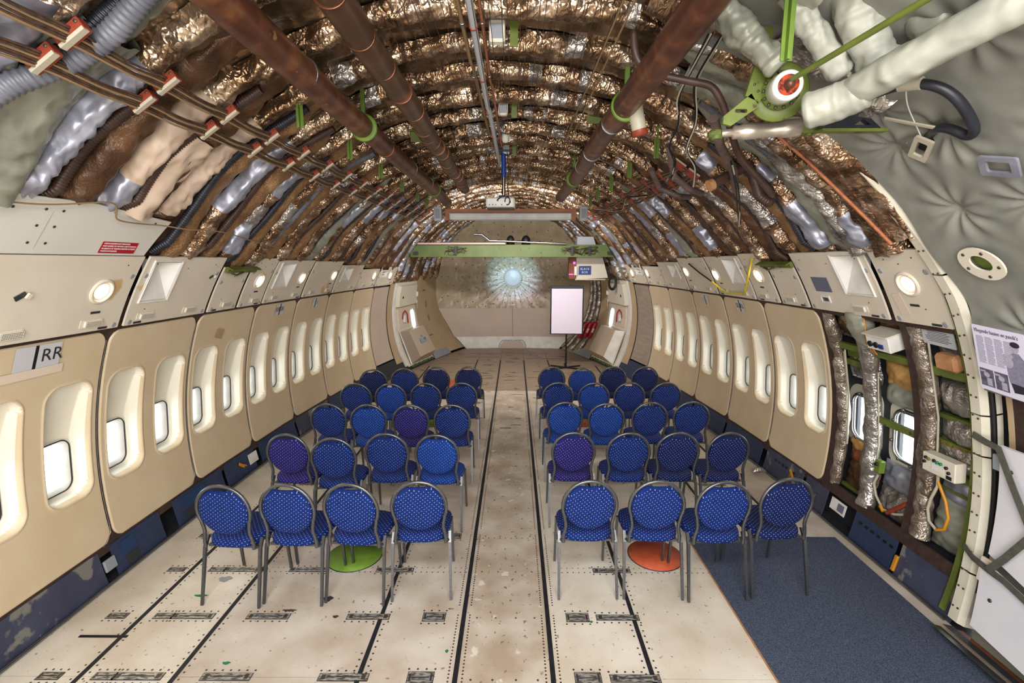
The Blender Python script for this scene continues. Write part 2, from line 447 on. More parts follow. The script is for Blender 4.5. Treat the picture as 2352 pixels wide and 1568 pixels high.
MT['quiltback'] = mat('beige_bulkhead_quilt', '#c0b094', '#ae9e82', scale=4, rough=.36, bump=.8, bscale=7, bdist=.03, btype='ridge')
MT['bulkpink'] = mat('pinkish_board', '#bfac9e', '#c6b4a6', scale=2, rough=.5)
MT['tan'] = mat('tan_lining', '#b49c7a', '#bda685', scale=2.5, rough=.5)
MT['greenfloor'] = mat('lime_green_disc', '#648826', '#70942c', scale=12, rough=.6)
MT['orangefloor'] = mat('orange_disc', '#b8502e', '#c45a38', scale=12, rough=.6)
MT['carpet'] = mat('blue_grey_carpet', '#3b4256', '#5b6274', scale=170, rough=.95, bump=.5, bscale=260, bdist=.004, spots=[('#8a4a4a', 75, .735), ('#9a9a8a', 88, .74)], contrast=(.42, .58))
MT['carpet'].node_tree.nodes['Principled BSDF'].inputs['Specular IOR Level'].default_value = .1
FL = dict(rough=.5, bump=.12, bscale=60, bdist=.003, rvar=.08)
MT['floorA'] = mat('cream_floor_board', '#e8dfd2', '#d0c2b0', scale=2.2, detail=8, spots=[('#a2948a', 30, .655), ('#5b5148', 80, .715)], **FL)
MT['floorB'] = mat('stained_floor_board', '#d8cec2', '#bcab9a', scale=2.6, detail=8, spots=[('#93806c', 26, .66), ('#544a42', 76, .715)], **FL)
MT['floorC'] = mat('aisle_floor_board', '#b39f8a', '#d2c6b8', scale=3.2, detail=10, spots=[('#e0d8cc', 9, .64), ('#8a7460', 22, .64), ('#6a5848', 60, .71)], **FL)
MT['floorD'] = mat('worn_brown_floor_board', '#a3907d', '#917d6a', scale=3, detail=8, stretch=(1, 4, 1), spots=[('#54463c', 26, .68), ('#b0a090', 14, .70)], **FL)
MT['fitting'] = mat('scuffed_metal_fitting', '#6a645c', '#c4c0b6', scale=22, rough=.4, metal=.5, detail=6, stretch=(1, 4, 1), contrast=(.42, .56))
MT['screw'] = mat('screw_head', '#5c564f', rough=.4, metal=.6)
MT['rustscrew'] = mat('rusty_screw_head', '#5e3a20', rough=.6, metal=.3)
MT['trackblack'] = mat('black_seat_track', '#15151a', '#1f1f25', scale=20, rough=.6)
MT['skin'] = mat('green_hull_skin', '#5c6a34', '#3e4628', scale=6, rough=.6)
MT['rustface'] = mat('orange_rust', '#b83c16', '#40180e', scale=60, rough=.8, bump=.6, bscale=60, bdist=.005, contrast=(.45, .6))
MT['lampglow'] = mat('glowing_lamp', '#fff0d8', emit=('#ffe6c0', 14.0))
MT['lampbezel'] = mat('lamp_bezel', '#e2d6c4', rough=.3)
MT['pinkglow'] = mat('magenta_lamp', '#d050c0', emit=('#e060d0', 2.0))
MT['screenwhite'] = mat('flip_chart_paper', '#e6dcf0', rough=.6)
MT['foam'] = mat('yellow_foam', '#c49a5c', '#a87c40', scale=10, rough=.8, bump=.5, bscale=20, bdist=.01)
MT['rustblanket'] = mat('rust_coloured_patch', '#8a4a2c', '#74402a', scale=12, rough=.6, bump=.6, bscale=16, bdist=.02)
MT['wornblock'] = mat('worn_wood_block', '#b88860', '#a07048', scale=14, rough=.7)
gl = bpy.data.materials.new('window_glass'); gl.use_nodes = True
_n = gl.node_tree.nodes; _l = gl.node_tree.links; _n.remove(_n['Principled BSDF'])
_t = _n.new('ShaderNodeBsdfTransparent'); _g = _n.new('ShaderNodeBsdfGlossy'); _g.inputs['Roughness'].default_value = .05
_x = _n.new('ShaderNodeMixShader'); _x.inputs[0].default_value = .07; _l.new(_t.outputs[0], _x.inputs[1]); _l.new(_g.outputs[0], _x.inputs[2]); _l.new(_x.outputs[0], _n['Material Output'].inputs[0])
_t.inputs[0].default_value = (.96, .99, 1, 1)
MT['glass'] = gl


def text_mesh(s, size, name='lettering', ext=0.0006, align='CENTER', sx=1.0, shear=0.0):
    c = bpy.data.curves.new(name, 'FONT'); c.body = s; c.size = size; c.extrude = ext; c.align_x = align; c.align_y = 'CENTER'; c.resolution_u = 2; c.shear = shear
    o = bpy.data.objects.new(name, c); COL.objects.link(o)
    dg = bpy.context.evaluated_depsgraph_get(); me = bpy.data.meshes.new_from_object(o.evaluated_get(dg))
    bpy.data.objects.remove(o); me.name = name
    if sx != 1.0: me.transform(Matrix.Diagonal((sx, 1, 1, 1)))
    return me


def lettering(s, size, material, parent, M, **k):
    me = text_mesh(s, size, **k); me.materials.clear(); me.materials.append(material)
    return obj('lettering', me, None, parent, M)


# ================================================================== SETTING
# ------------------------------------------------------------------ floor
floor = structure('floor')
TR = [-2.60, -2.03, -0.93, -0.353, 0.232, 0.829, 1.93, 2.50]


def half_w(Y): r = float(R(Y)); return math.sqrt(max(r * r - (CROWN - r) ** 2, .01))


def floor_quad(x0, x1, y0, y1, m, t=.012):
    # clipped to the hull
    g = .0025; n = max(2, int((y1 - y0) / .5) + 1)
    ys = np.linspace(y0 + g, y1 - g, n)
    F = np.array([[[max(x0 + g, XC - half_w(y) - .0), y, 0], [max(min(x1 - g, XC + half_w(y) + .0), max(x0 + g, XC - half_w(y)) + .01), y, 0]] for y in ys])
    B = F.copy(); B[..., 2] -= t
    if abs(F[0, 1, 0] - F[0, 0, 0]) < .03: return
    mb = MB(); P = F[:, ::-1]; slab(mb, P, B[:, ::-1], 0, None, False)
    obj('floor_panel', mb, m, floor)


mb = MB(); mb.box((XC, 5.4, -.05), (6.9, 19.4, .07)); obj('subfloor', mb, MT['greydark'], floor)
cuts = {0: [-4, .49, 2.52, 3.54, 5.57, 7.6, 9.6, 11.4, 13.75], 1: [-4, .49, 2.52, 3.54, 6.12, 9.05, 11.4, 13.75], 2: [-4, -.5, 2.0, 4.03, 6.12, 9.05, 11.0, 13.75]}
xs = [-3.3] + TR + [3.3]
for i in range(len(xs) - 1):
    key = 2 if i in (3, 4, 5) else (1 if i in (2, 6) else 0)
    c = cuts[key]
    for y0, y1 in zip(c, c[1:]):
        m = MT['floorC'] if i == 4 else (MT['floorB'] if (i + int(y0 * 3)) % 3 == 0 else MT['floorA'])
        if y0 > 6.0: m = MT['floorB'] if i != 4 else MT['floorC']
        if y0 > 8.5: m = MT['floorD']
        floor_quad(xs[i], xs[i + 1], y0, y1, m)
for x in TR:
    yend = 12.0 if abs(x) < 1.2 else (11.3 if abs(x) < 2.1 else 8.0)
    mb = MB(); mb.box((x, (yend - 3) / 2, .0015), (.028 if abs(x) > .4 else .03, yend + 3, .005)); obj('seat_track', mb, MT['trackblack'], floor)
scr = MB(); scr2 = MB()
for x in TR:
    fine = abs(x) < .4
    step = .026 if fine else .05
    yend = 8.5 if fine else 5.5
    y = 1.4
    while y < yend:
        if (y % 1.016) > .09:
            for sgn in (-1, 1):
                if not fine and rnd.random() < .15: continue
                tgt = scr2 if rnd.random() < .12 else scr
                tgt.disc((x + sgn * (.042 if fine else .036), y + rnd.uniform(-.002, .002), .0015), .0062 if fine else .007, 7)
        y += step
for yk in np.arange(1.49, 10.2, .508):
    for dx in (-.2, -.07, .07, .2):
        scr.disc((XC + dx, yk, .0015), .007, 7)
for yk in (4.03, 6.12, 9.05):
    for dx in np.arange(-.27, .28, .05): scr.disc((XC + dx, yk - .03, .0015), .006, 6)
for yk in (3.54, 5.57):
    for dx in np.arange(-2.5, 2.5, .045):
        if abs(dx) > .35: scr.disc((dx, yk - .025, .0015), .006, 6); scr.disc((dx, yk + .03, .0015), .005, 6)
fit = []
for yk in (2.52, 3.02, 3.54, 4.03, 4.56, 5.07):
    for x in (-2.78, -2.25, -1.72, -1.02, 0.72, 1.42, 2.2, -2.45):
        if yk > 4 and rnd.random() < .5: continue
        fit.append((x + (0 if yk != 3.54 else .06), yk, .30 if abs(x) < 2.3 else .14))
    fit += [(-.56, yk, .16), (.44, yk, .16)] if yk in (2.52, 3.02, 4.03) else []
for x, y, w in fit:
    if abs(x - XC) + w / 2 > 3.0 or (x > 1.4 and x + w / 2 > 1.52 and y < 4.1): 
        if x > 1.4: continue
    big = w == .16
    mb = MB(); h = .085 if big else .055
    mb.box((x, y, .0015), (w, h, .003)); mb.box((x, y, .0028), (w - .008, h - .008, .003), 1); mb.box((x, y, .0045), (w * .66, .006, .002), 0)
    for sx_ in (-1, 1): mb.box((x + sx_ * w * .40, y, .0045), (w * .08, h * .6, .002), 2)
    obj('floor_fitting', mb, [MT['greydark'], MT['fitting'], MT['screw']], floor)
    for k in range(7 if w > .2 else 4):
        for sy in (-1, 1): scr.disc((x - w / 2 + w * k / (6 if w > .2 else 3), y + sy * (h / 2 + .02), .0015), .007, 7)
obj('screw_heads', scr, MT['screw'], floor, kind='stuff'); obj('rusty_screw_heads', scr2, MT['rustscrew'], floor, kind='stuff')
sl = MB()
for k in range(150):
    y_ = rnd.uniform(6.4, 13.2); x_ = rnd.choice([-2.2, -1.45, -.62, -.06, .5, 1.35, 2.1]) + rnd.uniform(-.12, .12); w_ = rnd.choice([.05, .09, .16, .22])
    if abs(x_ - XC) + w_ < half_w(y_) - .1: sl.box((x_, y_, .0015), (w_, rnd.uniform(.012, .022), .003))
obj('floor_slots', sl, MT['greydark'], floor, kind='stuff')
for y_, x0_, x1_ in ((12.4, -1.3, -.4), (12.9, -1.25, .9), (11.6, -1.9, -.95), (12.2, .3, 1.2)):
    mb = MB(); mb.box(((x0_ + x1_) / 2, y_, .0015), (x1_ - x0_, .012, .003)); obj('floor_joint', mb, MT['greydark'], floor)
mb = MB(); mb.box((-2.72, 2.83, .002), (.32, .018, .006)); obj('slot_strip', mb, MT['black'], floor)
for (x, y, rx, ry, mm) in ((-1.37, 3.2, .035, .03, 'greydark'), (-1.25, 3.02, .02, .014, 'rustscrew'), (-.45, 3.1, .02, .01, 'fitting'), (-1.6, 3.08, .05, .012, 'screw'), (-2.26, 3.42, .05, .035, 'grey'), (-2.33, 3.23, .05, .014, 'greenstain'), (.53, 2.98, .012, .01, 'greenstain'), (-1.78, 2.62, .025, .012, 'greenstain'), (-.43, 2.72, .01, .014, 'greenstain')):
    if mm == 'greenstain' and mm not in MT: MT[mm] = mat('green_paint_blot', '#177a4c', rough=.6)
    mb = MB(); mb.add([(x + rx * (1 + .25 * math.sin(3 * a)) * math.cos(a), y + ry * (1 + .2 * math.cos(5 * a)) * math.sin(a), .0012) for a in np.linspace(0, 2 * PI, 14)[:-1]], [tuple(range(13))]); obj('floor_stain', mb, MT[mm], floor)

# ------------------------------------------------------------------ walls: window panels, posts, ledge panels, kick panels
wl = structure('wall_left'); wr = structure('wall_right')
WALL = {-1: wl, 1: wr}
WZ = .97                      # height of the pane centres
PITCH = .508


def window_panel(side, Y0, Y1, wins, z0=.28, z1=1.945):
    g = .012; Ya, Yb = Y0 + g, Y1 - g
    near = Y0 < 5.0; nv_ = 300 if near else 160; zs = np.linspace(z0, z1, nv_)
    us = np.linspace(0, 1, int((Yb - Ya) / (.005 if near else .009)))
    rc = .10
    d = np.minimum(zs - z0, z1 - zs)
    sh = np.where(d < rc, rc - np.sqrt(np.clip(rc ** 2 - (rc - d) ** 2, 0, None)), 0)
    Y = (Ya + sh)[None, :] + us[:, None] * ((Yb - Ya) - 2 * sh)[None, :]
    Z = zs[None, :] + 0 * Y
    dep = np.zeros_like(Y); hole = np.zeros_like(Y, bool); rec = np.zeros_like(Y)
    for yw in wins:
        cz = 1.165; hw, hh, r = .178, .44, .11
        qx = np.abs(Y - yw) - (hw - r); qz = np.abs(Z - cz) - (hh - r)
        sd = np.hypot(np.maximum(qx, 0), np.maximum(qz, 0)) + np.minimum(np.maximum(qx, qz), 0) - r
        t = np.clip(-sd / .040, 0, 1); t = t * t * (3 - 2 * t); t = np.where(Z > 1.5, np.clip(-sd / .014, 0, 1), t)
        D = .040 + .080 * np.clip((1.6 - Z) / .42, 0, 1)
        lip = np.exp(-((sd - .006) / .008) ** 2) * .006
        dep = dep + t * D - lip; rec = np.maximum(rec, t)
        qx = np.abs(Y - yw) - (.135 - .075); qz = np.abs(Z - WZ) - (.20 - .075)
        s2 = np.hypot(np.maximum(qx, 0), np.maximum(qz, 0)) + np.minimum(np.maximum(qx, qz), 0) - .075
        hole |= s2 < .002
    e = np.minimum(np.minimum(us[:, None], 1 - us[:, None]) * (Yb - Ya), d[None, :])
    dep = dep + .02 * np.clip(1 - e / .012, 0, 1) ** 2
    P = SZ(side, Y, Z, -dep)
    cell = hole[:-1, :-1] & hole[1:, 1:] & hole[1:, :-1] & hole[:-1, 1:]
    mi = (rec[:-1, :-1] > .35).astype(int)
    grid_obj('wall_panel', P, [MT['panel'], MT['reveal']], WALL[side], drop=cell, midx=mi, flip=(side < 0))
    # metal edge strip on the far side of the panel
    mb = MB(); yy = Yb + .004
    k6 = 12 if near else 6; pts = [SZ(side, Yb + .004 - (s if s else 0), z, -.004) for z, s in zip(zs[::k6], sh[::k6])]
    mb.tube(pts, .005, 6); obj('edge_strip', mb, MT['steel'], WALL[side])


# window unit shared by all panelled windows (local frame: x along hull, y up, z inward)
def rr_path(w, h, r, z, n=6): return [(a, b, z) for a, b in rrect(w, h, r, n)]


wfm = MB(); ring = np.array([rr_path(.272 + dw, .402 + dw, .077 + dw / 2, z, 7) for dw, z in ((.05, .004), (.045, .007), (.0, .009), (-.02, .004), (-.05, -.016), (-.075, -.03), (-.078, -.10))]).transpose(1, 0, 2)
wfm.grid(ring, 0, True, None, closed=True); WF = mesh_of('frame', wfm, MT['white'])
sm = MB(); sm.tube(rr_path(.258, .388, .070, .016, 7), .005, 6, closed=True); WS = mesh_of('seal', sm, MT['black'])
gm = MB(); gm.plate(rrect(.20, .33, .045, 6), (), -.062, -.058); WG = mesh_of('pane', gm, MT['glass'])
win_n = [0]


def window_unit(side, Yw):
    win_n[0] += 1
    o = structure('window_%d' % win_n[0]); o.matrix_basis = LM(side, Yw, WZ, -.122)
    obj('frame', WF, None, o); obj('seal', WS, None, o); obj('pane', WG, None, o)


def backing(side, ya, yb, z0, z1, wins, inset=-.16):
    """outer lining behind the panels with an opening at every window"""
    ys = [ya] + sorted([w + s * .13 for w in wins for s in (-1, 1)]) + [yb]
    zs = [z0, .35, .60, WZ - .195, WZ + .195, 1.5, 1.75, z1]
    def skip(i, k): return k == 3 and i % 2 == 1
    mb = cpatch(side, ys, zs, inset, .03, skip=skip)
    obj('hull_lining', mb, MT['greydark'], WALL[side])


def posts(side, ya, yb, zt=1.99, zb=.22):
    mb = MB()
    cpatch(side, (ya, yb), (1.925, zt), -.012, .01, mb, nu=12, nv=3); cpatch(side, (ya, yb), (zb, .30), -.012, .01, mb, nu=12, nv=3)
    obj('dark_rail', mb, MT['brown'], WALL[side])


bound = [3.511 + 1.016 * k for k in range(-3, 7)]       # .463 .. 9.607
for a, b in zip(bound, bound[1:]):
    wins = [a + .254, a + .762]
    window_panel(-1, a, b, wins)
    for w in wins: window_unit(-1, w)
    if a > 4.4:
        window_panel(1, a, b, wins)
        for w in wins: window_unit(1, w)
for side in (-1, 1):
    for b in bound:
        if side > 0 and b < 4.4: continue
        mb = cpatch(side, (b - .045, b + .045), (.24, 1.97), -.014, .01, nu=2, nv=14); obj('window_post', mb, MT['brown'], WALL[side])
posts(-1, .3, 10.3); posts(1, 4.5, 10.3)
wins_l = [a + d for a in bound[:-1] for d in (.254, .762)]
backing(-1, -.3, 10.6, -.03, 2.75, wins_l); backing(1, 3.0, 10.6, -.03, 2.75, [w for w in wins_l if w > 3.5], -.17)
# plain aluminium closing panels after the last window
for side in (-1, 1):
    mb = cpatch(side, (9.63, 10.40), (.36, 1.93), -.004, .01, nu=6, nv=16); obj('end_panel', mb, MT['alu' if side > 0 else 'bulkpink'], WALL[side])
    mb = cpatch(side, (10.40, 10.42), (.30, 1.97), .004, .012, nu=2, nv=16); obj('edge_strip', mb, MT['black'], WALL[side])
    mb = cpatch(side, (10.44, 10.72), (.22, 2.0), .0, .012, nu=3, nv=16); obj('door_jamb', mb, MT['tan'], WALL[side])
    mb = cpatch(side, (9.5, 10.9), (.0, .33), -.006, .01, nu=6, nv=4); obj('kick_panel', mb, MT['blueboard' if side > 0 else 'greydark'], WALL[side])
# small marker labels and tape on the left panels and the right ones
def sticker(side, Y, z, w, h, txt=None, ts=.1, m='labelgrey', tilt=0, tx=0, bar=None, name='label_sticker'):
    mb = MB(); mb.box((0, 0, 0), (w, h, .0012)); M_ = LM(side, Y, z, .008) @ Rz(tilt)
    o = obj(name, mb, MT[m], WALL[side], M_)
    if bar is not None:
        b = MB(); b.box((bar, 0, .0016), (.02, h, .0015)); obj('marker_bar', b, MT['black'], o)
    if txt: lettering(txt, ts, MT['ink'], o, T(tx, 0, .0016))
    return o


sticker(-1, 2.975, 1.86, .30, .16, 'RR', .125, tx=.09, bar=-.02)
sticker(-1, 2.93, 1.755, .46, .06, m='tape', name='tape_strip')
sticker(-1, 6.10, 1.86, .20, .15, None, bar=0); sticker(1, 6.10, 1.86, .20, .15, None, bar=0)
for sd, a, b in ((-1, 'RR', 'SR'), (1, 'RL', 'SL')):
    par = [o for o in WALL[sd].children if o.name.startswith('label_sticker')][-1]
    lettering(a, .085, MT['ink'], par, T(-.052 if sd < 0 else .052, 0, .0018)); lettering(b, .085, MT['ink'], par, T(.052 if sd < 0 else -.052, 0, .0018))
for sd in (-1, 1):
    par = sticker(sd, 7.1, 1.86, .18, .14, None, bar=0); lettering('S' if sd < 0 else 'L', .07, MT['ink'], par, T(.05 if sd < 0 else -.05, 0, .0018))
sticker(-1, 4.93, 1.72, .13, .10, m='tapedark', tilt=-14, name='tape_strip')
# kick panels
def kick(side, ya, yb, m, extra=None):
    mb = cpatch(side, (ya + .005, yb - .005), (.0, .265), -.002, .012, nu=5, nv=4); o = obj('kick_panel', mb, MT[m], WALL[side])
    if extra == 'grille':
        g = cpatch(side, (ya + .1, yb - .3), (.13, .24), .004, .006, nu=4, nv=3); obj('grille', g, MT['grid'], o)
        g = cpatch(side, (ya + .1, yb - .3), (.03, .11), .002, .004, nu=4, nv=3); obj('grille_frame', g, MT['greydark'], o)
    if extra == 'slots':
        for k in range(6):
            g = MB(); g.box((0, 0, 0), (.03, .02, .004)); obj('slot', g, MT['black'], o, LM(side, (ya + yb) / 2 - .2 + k * .07, .19, .004))


for a, b, m, e in ((-.5, 3.35, 'bluekick', None), (3.45, 3.98, 'blueboard', 'grille'), (4.15, 4.9, 'blueboard', 'grille'), (4.95, 5.5, 'blueboard', None), (5.62, 6.5, 'blueboard', 'grille'), (6.55, 7.5, 'bluekick', None), (7.55, 8.5, 'blueboard', None), (8.52, 9.5, 'greydark', None)):
    kick(-1, a, b, m, e)
for a, b, m, e in ((2.98, 3.50, 'bluekick', None), (3.54, 4.02, 'blueboard', 'slots'), (4.4, 4.75, 'bluekick', None), (4.8, 5.5, 'bluekick', 'slots'), (5.6, 6.5, 'blueboard', None), (6.55, 7.5, 'blueboard', None), (7.55, 8.5, 'blueboard', None), (8.52, 9.5, 'greydark', None)):
    kick(1, a, b, m, e)
for side in (-1, 1):
    mb = MB(); ys = np.linspace(-.5 if side < 0 else 3.0, 9.5, 20)
    mb.tube([SZ(side, y, .012, .02) for y in ys], .012, 6); obj('baseboard_left' if side < 0 else 'baseboard_right', mb, MT['steel'], None, kind='structure')
for (side, Y, z) in ((-1, 5.22, .15), (1, 4.98, .17)):        # yellow clips with their small plates
    M_ = LM(side, Y, z, .004); c = MB(); c.box((0, 0, .006), (.10, .035, .012), bev=.004); c.box((.05, .012, .012), (.05, .012, .012)); obj('yellow_clip', c, MT['amber'], WALL[side], M_ @ Rz(-38))
mb = MB(); mb.box((0, 0, .004), (.17, .12, .006)); pl = obj('notice_plate', mb, MT['white'], wl, LM(-1, 5.45, .15, .004)); lettering('EXIT  |||', .03, MT['redclamp'], pl, T(0, .01, .008)) if False else None
mb = MB(); mb.box((0, 0, .004), (.20, .11, .006)); mb.box((.04, .0, .009), (.08, .07, .003), 1); obj('notice_plate', mb, [MT['white'], MT['placard']], wr, LM(1, 4.22, .19, .004) @ Rz(0))
mb = MB(); mb.box((0, 0, .004), (.10, .09, .02), bev=.004); obj('latch_block', mb, MT['grey'], wl, LM(-1, 3.40, .14, .004))
for (Y, z) in ((3.5, .1), (5.0, .12), (4.55, .1)):
    mb = MB(); mb.box((0, 0, .004), (.03, .13, .02), bev=.004); obj('hinge_strap', mb, MT['amber' if Y < 4 else 'steel'], wr, LM(1, Y, z, .004))

# ledge panels
def vent(parent, side, Y, z=2.045, w=.17):
    M_ = LM(side, Y, z, .032)
    mb = MB(); o = rrect(w, .062, .006, 2); mb.plate(o, (), 0, .004); mb.plate(rrect(w * .8, .044, .004, 2, -.012 * (1 if side > 0 else -1)), (), .004, .016)
    v = obj('vent_grille', mb, MT['cream'], parent, M_)
    h = MB()
    for i in range(13):
        for j in range(4): h.disc(((i - 6) * w * .055 - .012 * (1 if side > 0 else -1) + (j % 2) * .004, (j - 1.5) * .010, .0165), .0032, 6)
    obj('vent_holes', h, MT['greydark'], parent, M_, kind='stuff')


def ledge(side, ya, yb, ztop, scoop=None, vents=(), knobs=True, labels=(), zt2=None):
    zb = 1.985
    mb = MB()
    us = [ya, yb]; vs = list(np.linspace(zb, ztop, 7)); skip = None
    if scoop:
        us = [ya, scoop[0], scoop[1], yb]; vs = [zb, 2.08, 2.17, 2.26, 2.36, scoop[2], ztop]
        skip = lambda i, k: i == 1 and 2 <= k <= 4
    cpatch(side, us if scoop else (ya, yb), vs if scoop else (zb, ztop), .03, .014, mb, skip=skip, nu=5, smooth=False)
    o = obj('ledge_panel', mb, MT['ledge'], WALL[side])
    if scoop:
        f = MB(); s0, s1, z1 = scoop; z0 = 2.17
        A = [SZ(side, s0, z0, .034), SZ(side, s1, z0, .034), SZ(side, s1, z1, .034), SZ(side, s0, z1, .034)]
        dp = -.09
        # sloping floor falls from flush at the bottom to a deep throat at the top, shallow on the near side
        Bv = [SZ(side, s0 + .02, z0 + .01, .03), SZ(side, s1 - .05, z0 + .01, .03), SZ(side, s1 - .11, z1 - .03, dp), SZ(side, s0 + .03, z1 - .03, dp)]
        f.add(A + Bv, [(0, 1, 5, 4), (1, 2, 6, 5), (2, 3, 7, 6), (3, 0, 4, 7), (4, 5, 6, 7)], 0, False)
        fr = MB(); pth = [SZ(side, s0 - .012, z0 - .012, .034), SZ(side, s1 + .012, z0 - .012, .034), SZ(side, s1 + .012, z1 + .012, .034), SZ(side, s0 - .012, z1 + .012, .034)]
        f.tube(pth, .009, 4, 0, closed=True, smooth=False)
        sc_ = obj('air_scoop', f, MT['white'], o)
        b = MB(); b.box((0, 0, 0), (.05, .02, .004)); obj('scoop_label', b, MT['greydark'], o, LM(side, s0 + .07, z1 - .05, -.03))
    for y in vents: vent(o, side, y)
    if knobs:
        for (y, z) in ((ya + .045, 2.01), (yb - .045, 2.01), (ya + .04, ztop - .14), (yb - .04, ztop - .14)):
            k = MB(); k.lathe([(.019, 0), (.019, .004), (.012, .006), (.006, .004), (0, .004)], 14); obj('knob', k, MT['grey'], o, LM(side, y, z, .03))
    for (y, z) in labels:
        b = MB(); b.box((0, 0, 0), (.075, .016, .003)); obj('small_black_label', b, MT['greydark'], o, LM(side, y, z, .033))
    s = MB(); n_ = 0
    for (y, z) in ((ya + .1, ztop - .05), (ya + .16, 2.1), (yb - .12, ztop - .06), ((ya + yb) / 2, ztop - .09)):
        s.lathe([(.0055, 0), (.0055, .002), (0, .002)], 8, 0, LM(side, y, z, .031))
    obj('panel_screws', s, MT['screw'], o)
    return o


LED = [(4.575, 5.03, 2.41, None, (4.83,), ((4.66, 2.0),)), (5.085, 5.53, 2.50, None, (5.35,), ((5.33, 2.14), (5.42, 2.0))),
       (5.575, 6.50, 2.48, (5.66, 5.98, 2.44), (5.78, 6.3), ((6.33, 2.14), (6.42, 2.0))), (6.56, 7.48, 2.47, None, (6.78, 7.3), ((7.33, 2.14), (7.4, 2.0))),
       (7.54, 8.48, 2.41, (7.68, 8.0, 2.36), (8.2,), ()), (8.53, 9.44, 2.33, None, (8.8, 9.25), ((9.25, 2.12),)), (9.5, 10.45, 2.30, (9.6, 9.9, 2.27), (10.2,), ((10.2, 2.1),))]
for side in (-1, 1):
    for a, b, zt, s, v, lb in LED: ledge(side, a, b, zt, s, v, True, lb)
ledge(-1, 1.3, 3.52, 2.50, None, (2.72, 3.27), True, ((3.28, 2.12), (3.38, 2.0)))
ledge(-1, 3.575, 4.525, 2.50, (3.65, 3.93, 2.46), (3.76, 4.28), True, ((3.70, 2.0),))
ro = ledge(1, 3.585, 4.525, 2.49, (3.65, 3.95, 2.46), (3.86,), True, ((3.72, 2.0),))
ledge(1, 3.06, 3.525, 2.49, None, (), True, ((3.3, 2.12), (3.17, 2.0)))
b = MB(); b.box((0, 0, 0), (.22, .14, .003)); obj('blue_grey_notice', b, MT['placard'], ro, LM(1, 4.25, 2.22, .034) @ Rz(0))
b = MB(); b.plate(rrect(.13, .07, .008, 2), [rrect(.095, .04, .004, 2)], 0, .008); b.box((0, 0, -.005), (.1, .045, .01), 1); obj('small_latch', b, [MT['white'], MT['steel']], ro, LM(1, 4.27, 2.09, .032))
b = MB(); b.box((0, 0, 0), (.08, .17, .002)); obj('tape_patch', b, MT['tape'], wr, LM(1, 3.42, 2.12, .034) @ Rz(12))
for (Y, z, s_) in ((2.72, 2.27, .07), (4.42, 2.33, .05)):     # torn latches on the left ledge
    b = MB(); b.box((0, 0, .0), (s_ * .9, s_ * .45, .006)); b.box((.02, -.03, .012), (s_ * .5, s_ * .35, .012), 1, Rz(30)); obj('broken_latch', b, [MT['greydark'], MT['cream']], wl, LM(-1, Y, z, .034) @ Rz(35))
# gap strips seen between ledge panels
for side in (-1, 1):
    mb = cpatch(side, (1.3 if side < 0 else 3.05, 10.45), (1.97, 2.2), .004, .01, nu=20, nv=4); obj('dark_backing', mb, MT['brown'], WALL[side])
# upper left board with red placard
u_ = MB(); quad_slab(-1, [(1.3, 2.51), (3.49, 2.51), (3.56, 2.75), (2.9, 2.80)], .035, .008, u_); quad_slab(-1, [(1.3, 2.51), (1.31, 2.51), (2.9, 2.80), (1.3, 2.80)], .035, .008, u_)
ub = obj('upper_board', u_, MT['upper'], wl)
s = MB()
for (y, z) in ((2.45, 2.74), (2.62, 2.745), (2.72, 2.745), (2.62, 2.66), (2.72, 2.66), (2.62, 2.57), (2.72, 2.57), (3.05, 2.77), (3.42, 2.73)): s.lathe([(.008, 0), (.008, .002), (0, .002)], 8, 0, LM(-1, y, z, .037))
obj('board_rivets', s, MT['greydark'], ub)
b = MB(); b.box((0, 0, 0), (.001, .25, .002)); obj('board_seam', b, MT['grey'], ub, LM(-1, 2.67, 2.64, .037))
b = MB(); b.box((0, 0, 0), (.29, .085, .002)); rp = obj('red_warning_placard', b, MT['red'], ub, LM(-1, 3.235, 2.56, .038))
for k, tx in enumerate(('CARGO LOADERS MUST PERSONNEL', 'MUST ADHERE TO THE MAX. 6 INCH MARKING', 'IN ABSENCE OF TRAINING DANGER OF INJURY', 'POSITION IN DANGER')):
    lettering(tx, .0155, MT['white'], rp, T(-.135, .030 - k * .019, .0018), align='LEFT', sx=.82)

